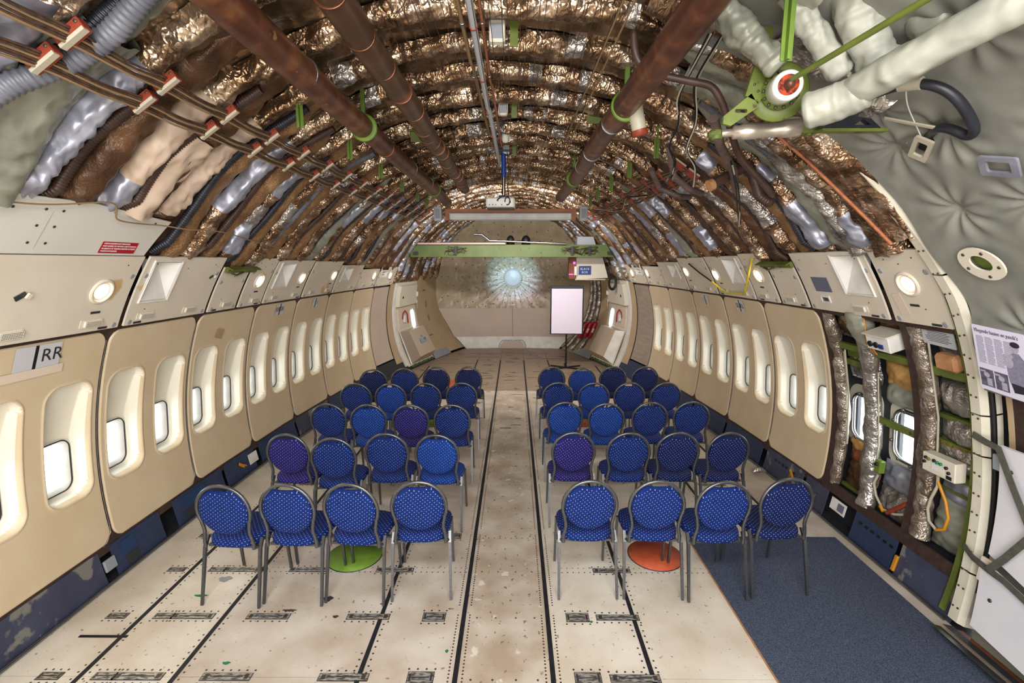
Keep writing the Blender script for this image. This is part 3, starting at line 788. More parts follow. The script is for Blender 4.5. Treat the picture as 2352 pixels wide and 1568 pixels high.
# ------------------------------------------------------------------ doors at the far end
def door(side, n):
    d = structure('door_%d' % n, 'cream cabin door with small window and slide cover')
    mb = cpatch(side, (10.74, 10.84), (.10, 1.99), .03, .04, nu=3, nv=16); obj('door_frame', mb, MT['white'], d)
    mb = cpatch(side, (10.86, 12.10), (.07, 1.99), .015, .04, nu=10, nv=18); obj('door_lining', mb, MT['cream'], d)
    # upper housing
    mb = MB(); quad_slab(side, [(10.88, 1.45), (12.0, 1.45), (11.95, 1.93), (10.88, 1.93)], .10, .09, mb, nu=5, nv=6); obj('upper_housing', mb, MT['cream'], d)
    mb = MB(); mb.lathe([(.03, 0), (.03, .004), (0, .004)], 16); obj('round_hole', mb, MT['black'], d, LM(side, 11.08, 1.66, .102))
    mb = MB(); mb.box((0, 0, .0), (.05, .12, .05), bev=.01); obj('latch_box', mb, MT['white'], d, LM(side, 11.98, 1.68, .11))
    mb = MB(); mb.tube([(0, -.16, 0), (0, -.1, .03), (.0, .08, .03), (0, .12, 0)], .012, 8); obj('door_handle', mb, MT['alu'], d, LM(side, 12.04, 1.42, .06))
    # recess panel and window
    mb = MB(); quad_slab(side, [(11.0, .93), (11.98, .93), (11.98, 1.42), (11.0, 1.42)], .03, .02, mb, nu=6, nv=6); obj('recess_panel', mb, MT['tape'], d)
    M_ = LM(side, 11.80, 1.08, .036)
    mb = MB(); mb.tube(rr_path(.27, .50, .13, .004, 7), .014, 8, closed=True); obj('window_bezel', mb, MT['white'], d, M_)
    mb = MB(); mb.plate(rrect(.26, .49, .125, 7), (), 0, .004); obj('window_pane', mb, MT['doorpane'], d, M_)
    mb = MB(); mb.box((0, 0, .03), (.13, .17, .05), bev=.012); obj('assist_box', mb, MT['white'], d, LM(side, 11.28, 1.13, .03))
    s_ = 1 if side < 0 else -1
    mb = MB(); mb.tube([(-.12 * s_, 0, .01), (-.1 * s_, .13, .03), (.02 * s_, .19, .03), (.14 * s_, .1, .03), (.18 * s_, -.12, .01)], .012, 6); obj('red_tube', mb, MT['red'], d, LM(side, 11.3, 1.13, .04))
    # slide pack cover
    o0 = .20
    c = [SZ(side, 10.98, .86, .03), SZ(side, 12.02, .86, .03), SZ(side, 12.0, .10, .05), SZ(side, 10.98, .10, .05),
         SZ(side, 11.12, .84, o0 - .02), SZ(side, 12.0, .84, o0 - .02), SZ(side, 11.98, .16, o0 + .02), SZ(side, 11.14, .16, o0 + .02)]
    mb = MB(); fs = [(4, 5, 6, 7), (0, 4, 7, 3), (0, 1, 5, 4), (1, 2, 6, 5), (3, 7, 6, 2), (0, 3, 2, 1)]
    mb.add(c, fs if side < 0 else [tuple(reversed(q)) for q in fs]); cov = obj('slide_cover', mb, MT['bulkcream'], d)
    mb = MB(); mb.add([c[0], c[4], c[7], c[3]] + [SZ(side, 10.93, .9, .02), SZ(side, 10.93, .1, .04)], [(0, 1, 2, 3), (4, 0, 3, 5)]); obj('cover_end', mb, MT['white'], d)
    if side < 0:
        q4 = [Vector(p) for p in c[4:8]]; ax = (q4[1] - q4[0] + q4[2] - q4[3]).normalized(); ay = (q4[0] - q4[3] + q4[1] - q4[2]); ay = (ay - ax * ay.dot(ax)).normalized(); az = ax.cross(ay); M2 = Matrix((ax, ay, az)).transposed().to_4x4(); M2.translation = sum(q4, Vector()) / 4 + az * .012 + ax * .03
        me = text_mesh('KLM', .19, ext=.002); me.materials.append(MT['klm']); obj('lettering', me, None, cov, M2 @ T(0, 0, 0))
        cr = MB()
        for k in range(5): cr.disc((-.05 + k * .025, .135 + .012 * math.sin(k * PI / 4), .001), .009, 8)
        cr.box((0, .105, 0), (.11, .018, .002)); obj('crown_mark', cr, MT['klm'], cov, M2)
    mb = cpatch(side, (10.95, 12.1), (.0, .10), -.01, .02, nu=6, nv=3); obj('door_sill', mb, MT['greydark'], d)
    mb = MB()
    for k in range(12): mb.box((0, 0, 0), (.05, .05, .05), 0, LM(side, 11.0 + k * .09, .05, .02) @ Rz(k * 37))
    obj('sill_mechanism', mb, MT['skin'], d)


MT['doorpane'] = mat('daylit_door_pane', '#f4fbff', emit=('#f4fbff', 2.2))
MT['bulkcream'] = mat('beige_slide_cover', '#c2b09c', rough=.45)
door(-1, 1); door(1, 2)
mb = cpatch(-1, (12.13, 13.75), (.04, 2.12), .02, .03, nu=8, nv=20); ln = obj('lining_panel', mb, MT['tan'], wl)
for (y, z, w, h) in ((12.75, 1.72, .2, .02), (12.6, .55, .2, .02)):
    b = MB(); b.box((0, 0, 0), (w, h, .01)); obj('slot', b, MT['greydark'], ln, LM(-1, y, z, .022))
for (y, z) in ((12.85, 1.35), (12.85, .98)):
    b = MB(); b.disc((0, 0, 0), .06, 18, ry=.12); obj('worn_mark', b, MT['scuff'] if 'scuff' in MT else MT.setdefault('scuff', mat('faint_scuff', '#8e7b60', rough=.6)), ln, LM(-1, y, z, .022))
mb = cpatch(-1, (12.13, 12.95), (.0, .16), .024, .02, nu=4, nv=3); obj('kick_plate', mb, MT['grey'], wl)
mb = cpatch(1, (12.13, 12.7), (.04, 2.12), .02, .03, nu=5, nv=20); obj('lining_panel', mb, MT['tan'], wr)
mb = cpatch(1, (12.7, 13.75), (.0, 2.3), -.05, .02, nu=5, nv=20); obj('hull_lining', mb, MT['tan'], wr)
mb = cpatch(1, (12.13, 12.95), (.0, .16), .024, .02, nu=4, nv=3); obj('kick_plate', mb, MT['grey'], wr)
# silver wrapped frames showing beside the right door
for yf in (12.85, 13.2, 13.5):
    zz = np.linspace(.05, 2.3, 60); mb = MB()
    mb.tube([SZ(1, yf, z, .02) for z in zz], [.055 + .012 * math.sin(z * 23 + yf * 9) for z in zz], 10); obj('insulated_frame', mb, MT['silver'], wr)

# ------------------------------------------------------------------ far bulkhead
wb = structure('wall_back')
YB, RB = 13.75, 2.19; zc_b = CROWN - RB; DC = Vector((-.05, 0, 2.0))
rr = np.linspace(0, 1, 46)[:, None]; aa = np.linspace(0, 2 * PI, 181)[None, :]
cx = DC.x * (1 - rr) + XC * rr; cz = DC.z * (1 - rr) + zc_b * rr
X = cx + RB * rr * np.cos(aa); Z = cz + RB * rr * np.sin(aa)
Yd = YB + .55 * (1 - rr ** 2) + .012 * np.sin(24 * aa) * rr * (1 - rr) * 2 + .012 * nz(X * 4, Z * 4, 5) * (rr > .1)
Yd = Yd + .014 * (np.abs(np.sin(9 * aa)) ** .5) * rr * (rr > .14) * (1 - rr)
P = np.stack([X, Yd, Z], -1); grid_obj('quilted_dome', P, MT['quiltback'], wb)
st = MB()
def dome_pt(fr, a):
    x = DC.x * (1 - fr) + XC * fr + RB * fr * math.cos(a); z = DC.z * (1 - fr) + zc_b * fr + RB * fr * math.sin(a)
    return Vector((x, YB + .55 * (1 - fr * fr) - .012, z))
for k in range(36): st.lathe([(.011, 0), (.011, .008), (0, .01)], 6, 0, T(*dome_pt(.125, k * PI / 18)) @ Rx(90))
for fr in (.22, .31, .4, .49, .58, .67, .76, .85, .93):
    n_ = 18 if fr < .35 else 22
    for k in range(n_):
        st.lathe([(.014, 0), (.014, .008), (0, .01)], 6, 0, T(*dome_pt(fr + rnd.uniform(-.012, .012), 2 * PI * (k + .5 * (int(fr * 100) % 2)) / n_)) @ Rx(90))
obj('quilt_studs', st, MT['black'], wb, kind='stuff')
mb = MB(); mb.lathe([(.27, 0), (.262, .02), (.2, .035), (0, .045)], 40, 0, T(-.05, YB + .535, 2.0) @ Rx(90)); obj('centre_cap', mb, mat('pale_cap', '#c8c4b8', rough=.4, bump=.3, bscale=12, bdist=.02), wb)
mb = MB(); P = np.array([[[XC + s_ * w, YB - .05 + .10 * (1 - (s_) ** 2), z] for z in (0.33, 1.15)] for s_, w in [(t, 1.95) for t in np.linspace(-1, 1, 17)]])
P[:, 0, 0] = XC + np.linspace(-1, 1, 17) * 1.66; P[:, 1, 0] = XC + np.linspace(-1, 1, 17) * 2.1
mb.grid(P[::-1], 0, True); lo = obj('lower_board', mb, MT['bulkpink'], wb)
mb = MB(); mb.tube([(-.06, YB + .04, .34), (-.06, YB + .04, 1.15)], .008, 6); obj('board_joint', mb, MT['grey'], wb)
mb = MB(); P = np.array([[[XC + s_ * w_, YB - .09 + .10 * (1 - s_ * s_), z] for z, w_ in ((0, 1.32), (.34, 1.62))] for s_ in np.linspace(-1, 1, 17)])
mb.grid(P[::-1], 0, True); obj('white_skirt', mb, MT['white'], wb)
mb = MB(); mb.plate([(-.37, 0), (.37, 0), (.33, .12), (.22, .22), (-.22, .22), (-.33, .12)], (), 0, .03, 0, T(XC, YB - .03, 0) @ Rx(90)); obj('skirt_hatch', mb, MT['bulkpink'], wb)
s = MB()
for k in range(24):
    t = k / 23; a = PI * t; s.lathe([(.012, 0), (.012, .01), (0, .01)], 6, 0, T(XC + .385 * math.cos(a), YB - .07, .03 + .215 * min(1, math.sin(a) * 1.5)) @ Rx(90))
for k in range(40): s.lathe([(.008, 0), (.008, .01), (0, .01)], 6, 0, T(XC - 1.3 + k * .065, YB - .1, .025) @ Rx(90))
obj('skirt_rivets', s, MT['greydark'], wb, kind='stuff')
mb = MB(); mb.tube([Sp(YB - .02, a, .0) for a in np.linspace(-50, 230, 60)], .03, 6); obj('rim_frame', mb, MT['tan'], wb)

# ------------------------------------------------------------------ ceiling: hull skin, wrapped frames, blankets, hoses
ce = structure('ceiling')
mb = MB(); mb.box((0, 15.0, 1.9), (5.2, .05, 4.6)); obj('hull_end_blocker', mb, MT['greydark'], wb)  # unseen plate added behind the dome to keep sky light from leaking in
ys = np.linspace(-4, 15.0, 34)[:, None]; ph = np.linspace(22, 158, 60)[None, :]
ph2 = ph + 0 * ys
grid_obj('hull_skin', Sp(ys + 0 * ph2, ph2, -.22), MT['skin'], ce, flip=True)
for (ya, yb) in ((10.3, 15.0), (-4, -.3)):
    for side in (-1, 1):
        ys = np.linspace(ya, yb, 8)[:, None]; zz = np.linspace(-.06, 2.6, 14)[None, :]
        grid_obj('hull_skin', SZ(side, ys + 0 * zz, zz + 0 * ys, -.22), MT['skin'], ce)
ys = np.linspace(-.3, 3.0, 6)[:, None]; zz = np.linspace(-.02, 2.3, 14)[None, :]
grid_obj('hull_skin', SZ(1, ys + 0 * zz, zz + 0 * ys, -.22), MT['skin'], ce)
mb = MB(); mb.box((0, -4.05, 1.9), (6.8, .08, 4.2)); wf = obj('wall_front', mb, MT['cream'], None, kind='structure')

frames = [3.511 + PITCH * k for k in range(-5, 21)]       # .971 .. 13.67
rs = np.random.RandomState(3)


def low_phi(side, y):                # the coverings vanish behind the ledge panels
    zt = float(np.interp(y, [2, 5, 6.5, 7.4, 8.4, 9.4, 10.3], [2.49, 2.48, 2.46, 2.44, 2.38, 2.31, 2.28]))
    if 4.6 < y < 5.05: zt = 2.40
    if y > 10.5: zt = 2.0
    if side < 0 and y < 3.55: zt = 2.765
    p = float(phi_of(side, y, zt - .015))
    return p if side > 0 else 180 - p


for yf in frames:
    lo_, hi_ = low_phi(1, yf), 180 - low_phi(-1, yf)
    if yf < 3.2: lo_ = 74 if yf < 2.8 else 60
    n = int((hi_ - lo_) * 3.2); m_ = 15 if yf < 7 else 10
    if yf > 7: n = n // 2
    th = np.linspace(lo_, hi_, n)[:, None]; t = np.linspace(0, PI, m_)[None, :]
    sd = int(yf * 100)
    arc = np.radians(th) * 3.1
    sidef = np.clip((np.abs(th - 90) - 25) / 25, 0, 1)
    near = 1.0 if yf > 4.3 else 1.25
    w = (.062 + .018 * nz(arc * 3.0, 0 * arc, sd) + .012 * sidef * near) + 0 * t
    h = (.105 + .02 * nz(arc * 2.2, 0 * arc + 9, sd + 1)) + 0 * t
    endt = np.clip(np.minimum(th - lo_, hi_ - th) / 2.6, 0, 1) ** .6; h = h * (.30 + .70 * endt)
    wr_ = .010 * nz(arc * 15 + 0 * t, t * 3.2 + 0 * arc, sd + 2) + .006 * nz(arc * 42 + t * 3, t * 2.5 + 0 * arc, sd + 3)
    off = np.cos(t) * (w + wr_); ins = -.03 + np.sin(t) ** .75 * (h + wr_)
    yy = yf + off + .018 * nz(arc * 1.2, 0 * arc + 3, sd + 4)
    P = Sp(yy, th + 0 * t, ins)
    # which covering: 0 crown foil, 1 side foil, 2 silver tape, 3 grey film, 4 pink
    tt = (th[:-1] + th[1:]) / 2
    mi = np.where(np.abs(tt - 90) < 33, 0, 1).astype(int)
    for sgn in (-1, 1):
        edge = 34 if yf < 10 else 16
        a = edge + rs.uniform(0, 4)
        while a < 60:
            ln_ = rs.uniform(2, 7); kind = rs.choice([1, 1, 1, 1, 2, 5, 2] if not (sgn < 0 and yf < 3.7) else ([3, 2, 3, 2] if yf < 2.9 else [4, 2, 4, 1]))
            q = tt if sgn > 0 else 180 - tt
            mi = np.where((q > a) & (q < a + ln_) & (q < 57), kind, mi); a += ln_
    for k in range(3):
        a = rs.uniform(60, 120); mi = np.where(np.abs(tt - a) < rs.uniform(.4, 1.4), 5, mi)
    grid_obj('insulated_frame', P, [MT['foilc'], MT['foil'], MT['silvertape'], MT['greycloth'], MT['pink'], MT['silver']], ce, midx=mi + 0 * t[:, :-1].astype(int), flip=True)
for i, (ya, yb) in enumerate(zip(frames, frames[1:])):
    lo_, hi_ = low_phi(1, ya + .2), 180 - low_phi(-1, ya + .2)
    if ya < 2.9: lo_ = 66
    n = int((hi_ - lo_) * 1.6); th = np.linspace(lo_, hi_, n)[:, None]; u = np.linspace(0, 1, 13)[None, :]
    arc = np.radians(th) * 3.1; sd = i * 13
    ins = -.05 + .03 * np.sin(PI * u) * (1 + .5 * nz(arc * 2, u * 2 + 0 * arc, sd)) + .016 * nz(arc * 5, u * 6 + 0 * arc, sd + 1) + .008 * nz(arc * 14 + 0 * u, u * 12 + 0 * arc, sd + 2)
    P = Sp(ya + (yb - ya) * u + 0 * th, th + 0 * u, ins)
    tt = (th[:-1] + th[1:]) / 2
    mi = np.where(np.abs(tt - 90) < 40, 0, 1).astype(int) + 0 * u[:, :-1].astype(int)
    grid_obj('insulation_blanket', P, [MT['crownbay'], MT['darkblanket']], ce, midx=mi, flip=True)
# side blanket rolls and corrugated hoses in every bay
def corr_hose(pts, r, mats, parent, pitch=.012, n=10, name='corrugated_hose', amp=.12):
    P_ = [Vector(p) for p in pts]; L_ = [0]
    for a, b in zip(P_, P_[1:]): L_.append(L_[-1] + (b - a).length)
    per = 4 if pitch < .028 else 2; m = max(8, int(L_[-1] / pitch * per)); rad = []
    xs_ = np.linspace(0, L_[-1], m); A = np.array([tuple(p) for p in P_])
    C_ = np.stack([np.interp(xs_, L_, A[:, k]) for k in range(3)], -1)
    for _ in range(4): C_[1:-1] = (C_[:-2] + C_[2:] + 2 * C_[1:-1]) / 4
    rad = [r * (1 - amp * (.5 - .5 * math.cos(2 * PI * k / per))) for k in range(m)]
    mb = MB(); mb.tube([tuple(c) for c in C_], rad, n); return obj(name, mb, mats, parent)


for yf in frames:
    for side in (-1, 1):
        if side > 0 and yf < 3.2: continue
        if yf > 12: continue
        far = yf > 7
        top = 64; bot = low_phi(side, yf + .2)
        th = np.linspace(bot, top, 90 if not far else 40)
        sd = int(yf * 31) + side
        arc = np.radians(th) * 3.1
        # blanket roll
        w = .085 + .02 * nz(arc * 2.5, 0 * arc, sd); h = (.085 + .03 * nz(arc * 2, 0 * arc + 5, sd + 1)) * np.clip((top - th) / 5, .2, 1) * (.3 + .7 * np.clip((th - bot) / 2.6, 0, 1) ** .6)
        cy = yf + .285 + .02 * nz(arc * 1.5, 0 * arc, sd + 2)
        t = np.linspace(0, PI, 11 if not far else 8)[None, :]
        fine = .010 * nz(arc[:, None] * 16 + 0 * t, t * 3 + 0 * arc[:, None], sd + 7)
        yy = cy[:, None] + np.cos(t) * (w[:, None] + fine); ins = -.03 + np.sin(t) ** .7 * (h[:, None] + fine)
        phs = th[:, None] + 0 * t
        P = Sp(yy, phs if side > 0 else 180 - phs, ins)
        kind = rs.choice(['browncloth', 'browncloth', 'darkblanket', 'browncloth', 'browncloth', 'greycloth'])
        if side < 0 and yf < 2.2: kind = 'greycloth'
        grid_obj('blanket_roll', P, MT[kind], ce, flip=side > 0)
        # hose
        thh = np.linspace(bot + 1, 60 + rs.uniform(-6, 6), 14)
        ph_ = thh if side > 0 else 180 - thh
        dy = yf + .125 + .018 * nz(np.radians(thh) * 4, 0 * thh, sd + 5)
        pts = [Sp(y_, p_, .035 + .02 * math.sin(p_ * .3 + yf) - .05 * (i_ == 0)) for i_, (y_, p_) in enumerate(zip(dy, ph_))]
        corr_hose(pts, .034, MT[rs.choice(['hosebrown', 'hosebrown', 'hoseblack', 'hosebrown', 'hosegrey'])], ce, .018 if not far else .03, 8, amp=.2)
# long control cables along the crown
cb = MB(); cb.tube([(0, 1.0, 0), (0, 10.6, 0)], .0022, 5); CBL = mesh_of('control_cable', cb, MT['wire'])
for k in range(26):
    x = -.62 + k * .05 + rnd.uniform(-.012, .012)
    obj('control_cable', CBL, None, ce, T(x + XC, 0, 3.74 - .05 * (x ** 2) + rnd.uniform(-.02, .02)))
cb = MB(); cb.tube([(0, 1.0, 0), (0, 9.0, 0)], .006, 6); CBT = mesh_of('thin_conduit', cb, MT['beigewire'])
for x, z in ((.52, 3.68), (.57, 3.67), (-.9, 3.74)): obj('thin_conduit', CBT, None, ce, T(x, 0, z))

# ================================================================== THINGS OVERHEAD
def ring_band(mb, M, r, w=.012, t=.006, mat_=0):
    mb.lathe([(r, -w / 2), (r + t, -w / 2), (r + t, w / 2), (r, w / 2)], 24, mat_, M)


def long_pipe(name, label, x, z, y0, y1, r, m, bands, clamps, segs=None):
    o = thing(name, label, 'pipe', T(x, y0, z))
    mb = MB(); ys_ = np.linspace(0, y1 - y0, 60)
    mb.tube([(0.012 * math.sin(y * 1.3), y, .008 * math.cos(y * 1.7)) for y in ys_], r, 22); obj('pipe_body', mb, MT[m], o)
    for yb_, mm in bands:
        b = MB(); ring_band(b, T(0.012 * math.sin((yb_ - y0) * 1.3), yb_ - y0, 0) @ Rx(90), r, .014, .004); obj('pipe_band', b, MT[mm], o)
    for yb_ in clamps:
        b = MB(); ring_band(b, T(0, yb_ - y0, 0) @ Rx(90), r + .002, .022, .018)
        b.box((.0, yb_ - y0, r + .12), (.03, .02, .2)); obj('clamp_ring', b, MT['green'], o)
    return o


long_pipe('ceiling_pipe', 'long thick rust-brown pipe under the ceiling, left of the ribbed brown duct', -1.165, 3.47, .6, 8.7, .083, 'rust', [(2.85, 'steel'), (4.6, 'copper'), (5.6, 'steel'), (6.6, 'steel')], [3.95, 7.2])
long_pipe('ceiling_pipe', 'long thick rust-brown pipe under the ceiling, right of the crown', .755, 3.49, .6, 8.2, .083, 'rust', [(3.9, 'steel'), (4.9, 'steel'), (5.6, 'bone')], [3.5, 6.4])
d_ = thing('ribbed_duct', 'brown jointed air duct with copper rings beside the left rust pipe', 'duct', T(-.79, .6, 3.60))
y = 0.0; k = 0
while y < 7.3:
    L_ = .42 if y < 3 else .24; rr_ = .082 if k % 3 else .078
    mb = MB(); mb.lathe([(rr_ * .97, 0), (rr_, .015), (rr_, L_ - .02), (rr_ * .97, L_)], 22, 0, T(.01 * math.sin(k), y, 0) @ Rx(-90)); obj('duct_section', mb, MT['ductbrown'], d_)
    b = MB(); ring_band(b, T(.01 * math.sin(k), y, 0) @ Rx(90), rr_ * .98, .008, .005); obj('copper_ring', b, MT['copper'], d_)
    y += L_; k += 1
for nm, lb, x, z, r, y1, m in (('conduit', 'pale grey conduit along the crown, thickest of the three beside the small boxes', -.235, 3.77, .021, 6.9, 'lightgrey'), ('conduit', 'thin olive brown conduit left of the pale grey conduit on the crown', -.30, 3.79, .013, 5.4, 'beigewire'), ('conduit', 'thin orange-brown conduit right of the pale grey conduit on the crown', -.185, 3.79, .010, 6.0, 'wood')):
    o = thing(nm, lb, 'pipe', T(x, .8, z)); mb = MB(); mb.tube([(0, 0, 0), (0, (y1 - .8) * .6, 0), (.01, (y1 - .8) * .61, -.005), (.03, y1 - .8, 0)], r, 12); obj('conduit_body', mb, MT[m], o)
    for q in (2.2, 3.0, 3.8, 4.6):
        if q < y1 - .8: b = MB(); ring_band(b, T(0, q, 0) @ Rx(90), r, .012, .006); obj('conduit_clip', b, MT['redclamp' if r > .02 else 'steel'], o)
# small square boxes on the crown
for i, (y, w) in enumerate(((3.15, .095), (4.62, .085), (6.2, .08))):
    lb = ('small square white box with a grey face on the crown, nearest the camera', 'small square white box on the crown, second from the camera', 'small square white box on the crown just above the projector pole')[i]
    o = thing('ceiling_box', lb, 'box', T(-.105, y, 3.80), 'small boxes along the crown')
    mb = MB(); mb.box((0, 0, 0), (w, .06, w * 1.3), bev=.008); obj('housing', mb, MT['cream'], o)
    mb = MB(); mb.box((0, -.032, -.005), (w * .68, .006, w * .85)); obj('face', mb, MT['grey'], o)
    mb = MB(); mb.box((.10, .05, .02), (.05, .008, .16)); obj('olive_bracket', mb, MT['olive'], o)
o = thing('dome_sensor', 'small white dome fixture on the crown between two square boxes', 'fixture', T(-.10, 5.62, 3.80)); mb = MB(); mb.lathe([(.05, .03), (.05, 0), (.045, -.03), (.03, -.05), (0, -.058)], 18); obj('dome', mb, MT['white'], o)
# bright green hangers
hg = [(-1, y) for y in (3.5, 4.52, 5.53, 6.55, 7.57, 8.3)] + [(1, y) for y in (4.5, 5.52, 6.53, 7.55, 8.3)]
oL = ('nearest the camera', 'second from the camera', 'third from the camera', 'fourth from the camera', 'fifth from the camera', 'beside the screen housing')
first = None; cnt = {-1: 0, 1: 0}
for s_, y in hg:
    lb = 'bright green metal hanger strip below the %s pipe, %s' % ('left' if s_ < 0 else 'right', oL[cnt[s_]] if not (s_ > 0 and cnt[s_] == 4) else 'beside the screen housing'); cnt[s_] += 1
    M_ = T(-1.475 if s_ < 0 else 1.255, y, 3.36)
    if first is None:
        first = thing('green_hanger', lb, 'hanger', M_, 'green hangers along the ceiling')
        mb = MB(); mb.box((0, 0, .12), (.012, .03, .25)); mb.box((.012, .012, .12), (.03, .005, .25)); mb.box((-.012, .012, .12), (.02, .005, .25)); obj('strip', mb, MT['green'], first)
        mb = MB(); mb.box((0, .0, .25), (.09, .04, .012)); obj('top_plate', mb, MT['olive'], first)
    else: dup(first, M_, lb)
M_ = T(-1.76, 2.5, 3.36); dup(first, M_, 'bright green hanger strip beside the nearest wire clamps on the left'); M_ = T(1.13, 2.18, 3.28); dup(first, M_ @ Matrix.Diagonal((1, 1, 1.15, 1)), 'long green hanger strip above the rusty valve at top right')
for i, (x, y, z) in enumerate(((-.95, 5.0, 3.66), (-.9, 3.1, 3.72), (.72, 4.6, 3.72))):
    o = thing('olive_bracket', ('olive bracket between the left pipe and the jointed duct', 'olive bracket above the jointed duct near the camera', 'olive bracket above the right rust pipe')[i], 'bracket', T(x, y, z)); mb = MB(); mb.box((0, 0, 0), (.14, .012, .10)); mb.box((0, -.03, .045), (.14, .06, .01)); obj('bracket_plate', mb, MT['olive'], o)

# wire rack on the left: clamp pairs with wire bundles between them
clY = [2.0 + PITCH * k for k in range(15)]
def cl_pt(y, k): return Vector(Sp(y, 180 - (57.3 if k else 54.4) * (1 if y < 7 else .985), .13))
proto = None
ordn = ['nearest the camera', 'second from the camera', 'third from the camera', 'fourth from the camera', 'fifth from the camera', 'sixth from the camera', 'seventh from the camera', 'eighth from the camera', 'ninth from the camera', 'tenth from the camera', 'eleventh from the camera', 'twelfth from the camera', 'thirteenth from the camera', 'fourteenth from the camera', 'fifteenth from the camera']
for side in (-1, 1):
    for i, y in enumerate(clY):
        if side > 0 and y < 4.5: continue
        for k in (0, 1):
            p = cl_pt(y, k)
            if side > 0: p.x = 2 * XC - p.x - .1
            tdir = Vector(Sp(y, 180 - 58, .13)) - Vector(Sp(y, 180 - 53, .13)); tdir.normalize()
            if side > 0: tdir.x = -tdir.x
            ax = tdir; az = Vector((0, -1, 0)); ay = az.cross(ax)
            M_ = Matrix((ax, ay, az)).transposed().to_4x4(); M_.translation = p
            row = 'upper' if k else 'lower'
            lb = 'red wire clamp of the %s wire run, %s wall side, %s' % (row, 'left' if side < 0 else 'right', ordn[i] if side < 0 else ordn[i - 5])
            if proto is None:
                proto = thing('wire_clamp', lb, 'clamp', M_, 'red wire clamps on the ceiling sides')
                mb = MB(); mb.box((0, .0, .0), (.125, .05, .045), bev=.004); obj('clamp_block', mb, MT['redclamp'], proto)
                mb = MB(); mb.box((0, -.024, .012), (.12, .014, .026)); obj('clamp_strip', mb, MT['bone'], proto)
                mb = MB()
                for q in (-.05, .05): mb.lathe([(.007, 0), (.007, .004), (0, .004)], 8, 0, T(q, .008, .0225))
                obj('clamp_screws', mb, MT['screw'], proto, kind='stuff')
            else: dup(proto, M_, lb)
for side in (-1, 1):
    for k in (0, 1):
        o = thing('wire_bundle', 'bundle of brown wires through the %s row of red clamps on the %s' % ('upper' if k else 'lower', 'left' if side < 0 else 'right'), 'wires')
        for j in range(6):
            pts = []
            for i, y in enumerate([1.5] + clY if side < 0 else clY[5:]):
                p = cl_pt(y, k) + Vector((0, 0, (j - 2.5) * .010)); p.x += rnd.uniform(-.006, .006) + (j - 2.5) * .008
                pts.append(p)
                if i < len(clY): q = (cl_pt(y, k) + cl_pt(y + PITCH, k)) / 2 + Vector((rnd.uniform(-.012, .012), 0, -.035 + (j - 2.5) * .009)); pts.append(q)
            if side > 0:
                for p in pts: p.x = 2 * XC - p.x - .1
            mb = MB(); mb.tube(smooth_path([tuple(p) for p in pts], len(pts) * 3, 3), .0055, 5); obj('wire', mb, MT['wire' if j % 3 else 'beigewire'], o)

# large grey corrugated hose at top left, with a thin loose cord along the ledge
o = thing('flexible_hose', 'thick grey corrugated hose crossing the top left corner', 'hose')
corr_hose([(-2.35, 1.75, 2.75), (-2.15, 1.95, 2.98), (-1.98, 2.02, 3.13), (-1.8, 2.13, 3.26), (-1.62, 2.12, 3.36), (-1.46, 2.08, 3.47), (-1.2, 2.0, 3.6)], .047, MT['hosegrey'], o, .027, 14, 'hose_body', .17)
o = thing('sagging_cable', 'thin tan cord drooping over the upper edge of the left white board', 'cord')
mb = MB(); pts = [(1.9, 2.78), (2.54, 2.77), (2.94, 2.85), (3.0, 2.80), (3.03, 2.74), (3.3, 2.735), (3.6, 2.76), (4.0, 2.78), (4.7, 2.70), (5.4, 2.66), (6.3, 2.63)]
pp = np.array(pts); tq = np.linspace(0, len(pts) - 1, 60); cy = np.interp(tq, range(len(pts)), pp[:, 0]); czz = np.interp(tq, range(len(pts)), pp[:, 1])
mb.tube(smooth_path([tuple(SZ(-1, a, b, .13 if a > 3.5 else .07)) for a, b in zip(cy, czz)], 90, 12), .005, 6); obj('cord_body', mb, MT['beigewire'], o)
# big foil and silver flap at near left
for i, (a, b_, y0, y1, m) in enumerate(((122, 140.5, 2.05, 2.42, 'greycloth'), (122, 140.5, 1.65, 2.02, 'silvertape'), (128, 140.5, 3.12, 3.36, 'pink'))):
    th = np.linspace(a, b_, 50)[:, None]; t = np.linspace(0, PI, 17)[None, :]; arc = np.radians(th) * 3.1
    P = Sp((y0 + y1) / 2 + np.cos(t) * (y1 - y0) / 2 * (1 + .15 * nz(arc * 2, 0 * arc, i)), th + 0 * t, -.02 + np.sin(t) ** .6 * (.10 + .03 * nz(arc * 4, t * 2 + 0 * arc, i + 40) + .01 * nz(arc * 18, t * 6 + 0 * arc, i + 50)))
    grid_obj('puffed_blanket', P, MT[m], ce, flip=True)

# projector on its pole
o = thing('projector_mount', 'long silver and dark blue pole holding the projector under the crown', 'mount', T(-.135, 6.2, 3.26))
mb = MB(); mb.tube([(0, 0, 0), (0, 0, .26)], .022, 14); obj('lower_pole', mb, MT['chrome'], o)
mb = MB(); mb.tube([(0, 0, .22), (0, 0, .5)], .028, 14); obj('upper_pole', mb, MT['signblue'], o)
mb = MB(); mb.box((0, 0, .52), (.16, .1, .02)); mb.box((0, 0, -.01), (.12, .1, .015)); obj('mount_plate', mb, MT['greydark'], o)
mb = MB(); mb.tube([(.04, -.03, .52), (.06, -.05, .3), (.05, -.06, .1), (.06, -.09, -.04)], .006, 6); obj('cable', mb, MT['black'], o)
o = thing('projector', 'white projector hanging under the crown in front of the screen housing', 'projector', T(-.17, 6.2, 3.165) @ Rz(-3))
mb = MB(); mb.box((0, 0, 0), (.35, .27, .125), bev=.02); obj('body', mb, MT['white'], o)
mb = MB(); mb.box((0, -.005, -.067), (.33, .25, .012)); obj('base_plate', mb, MT['greydark'], o)
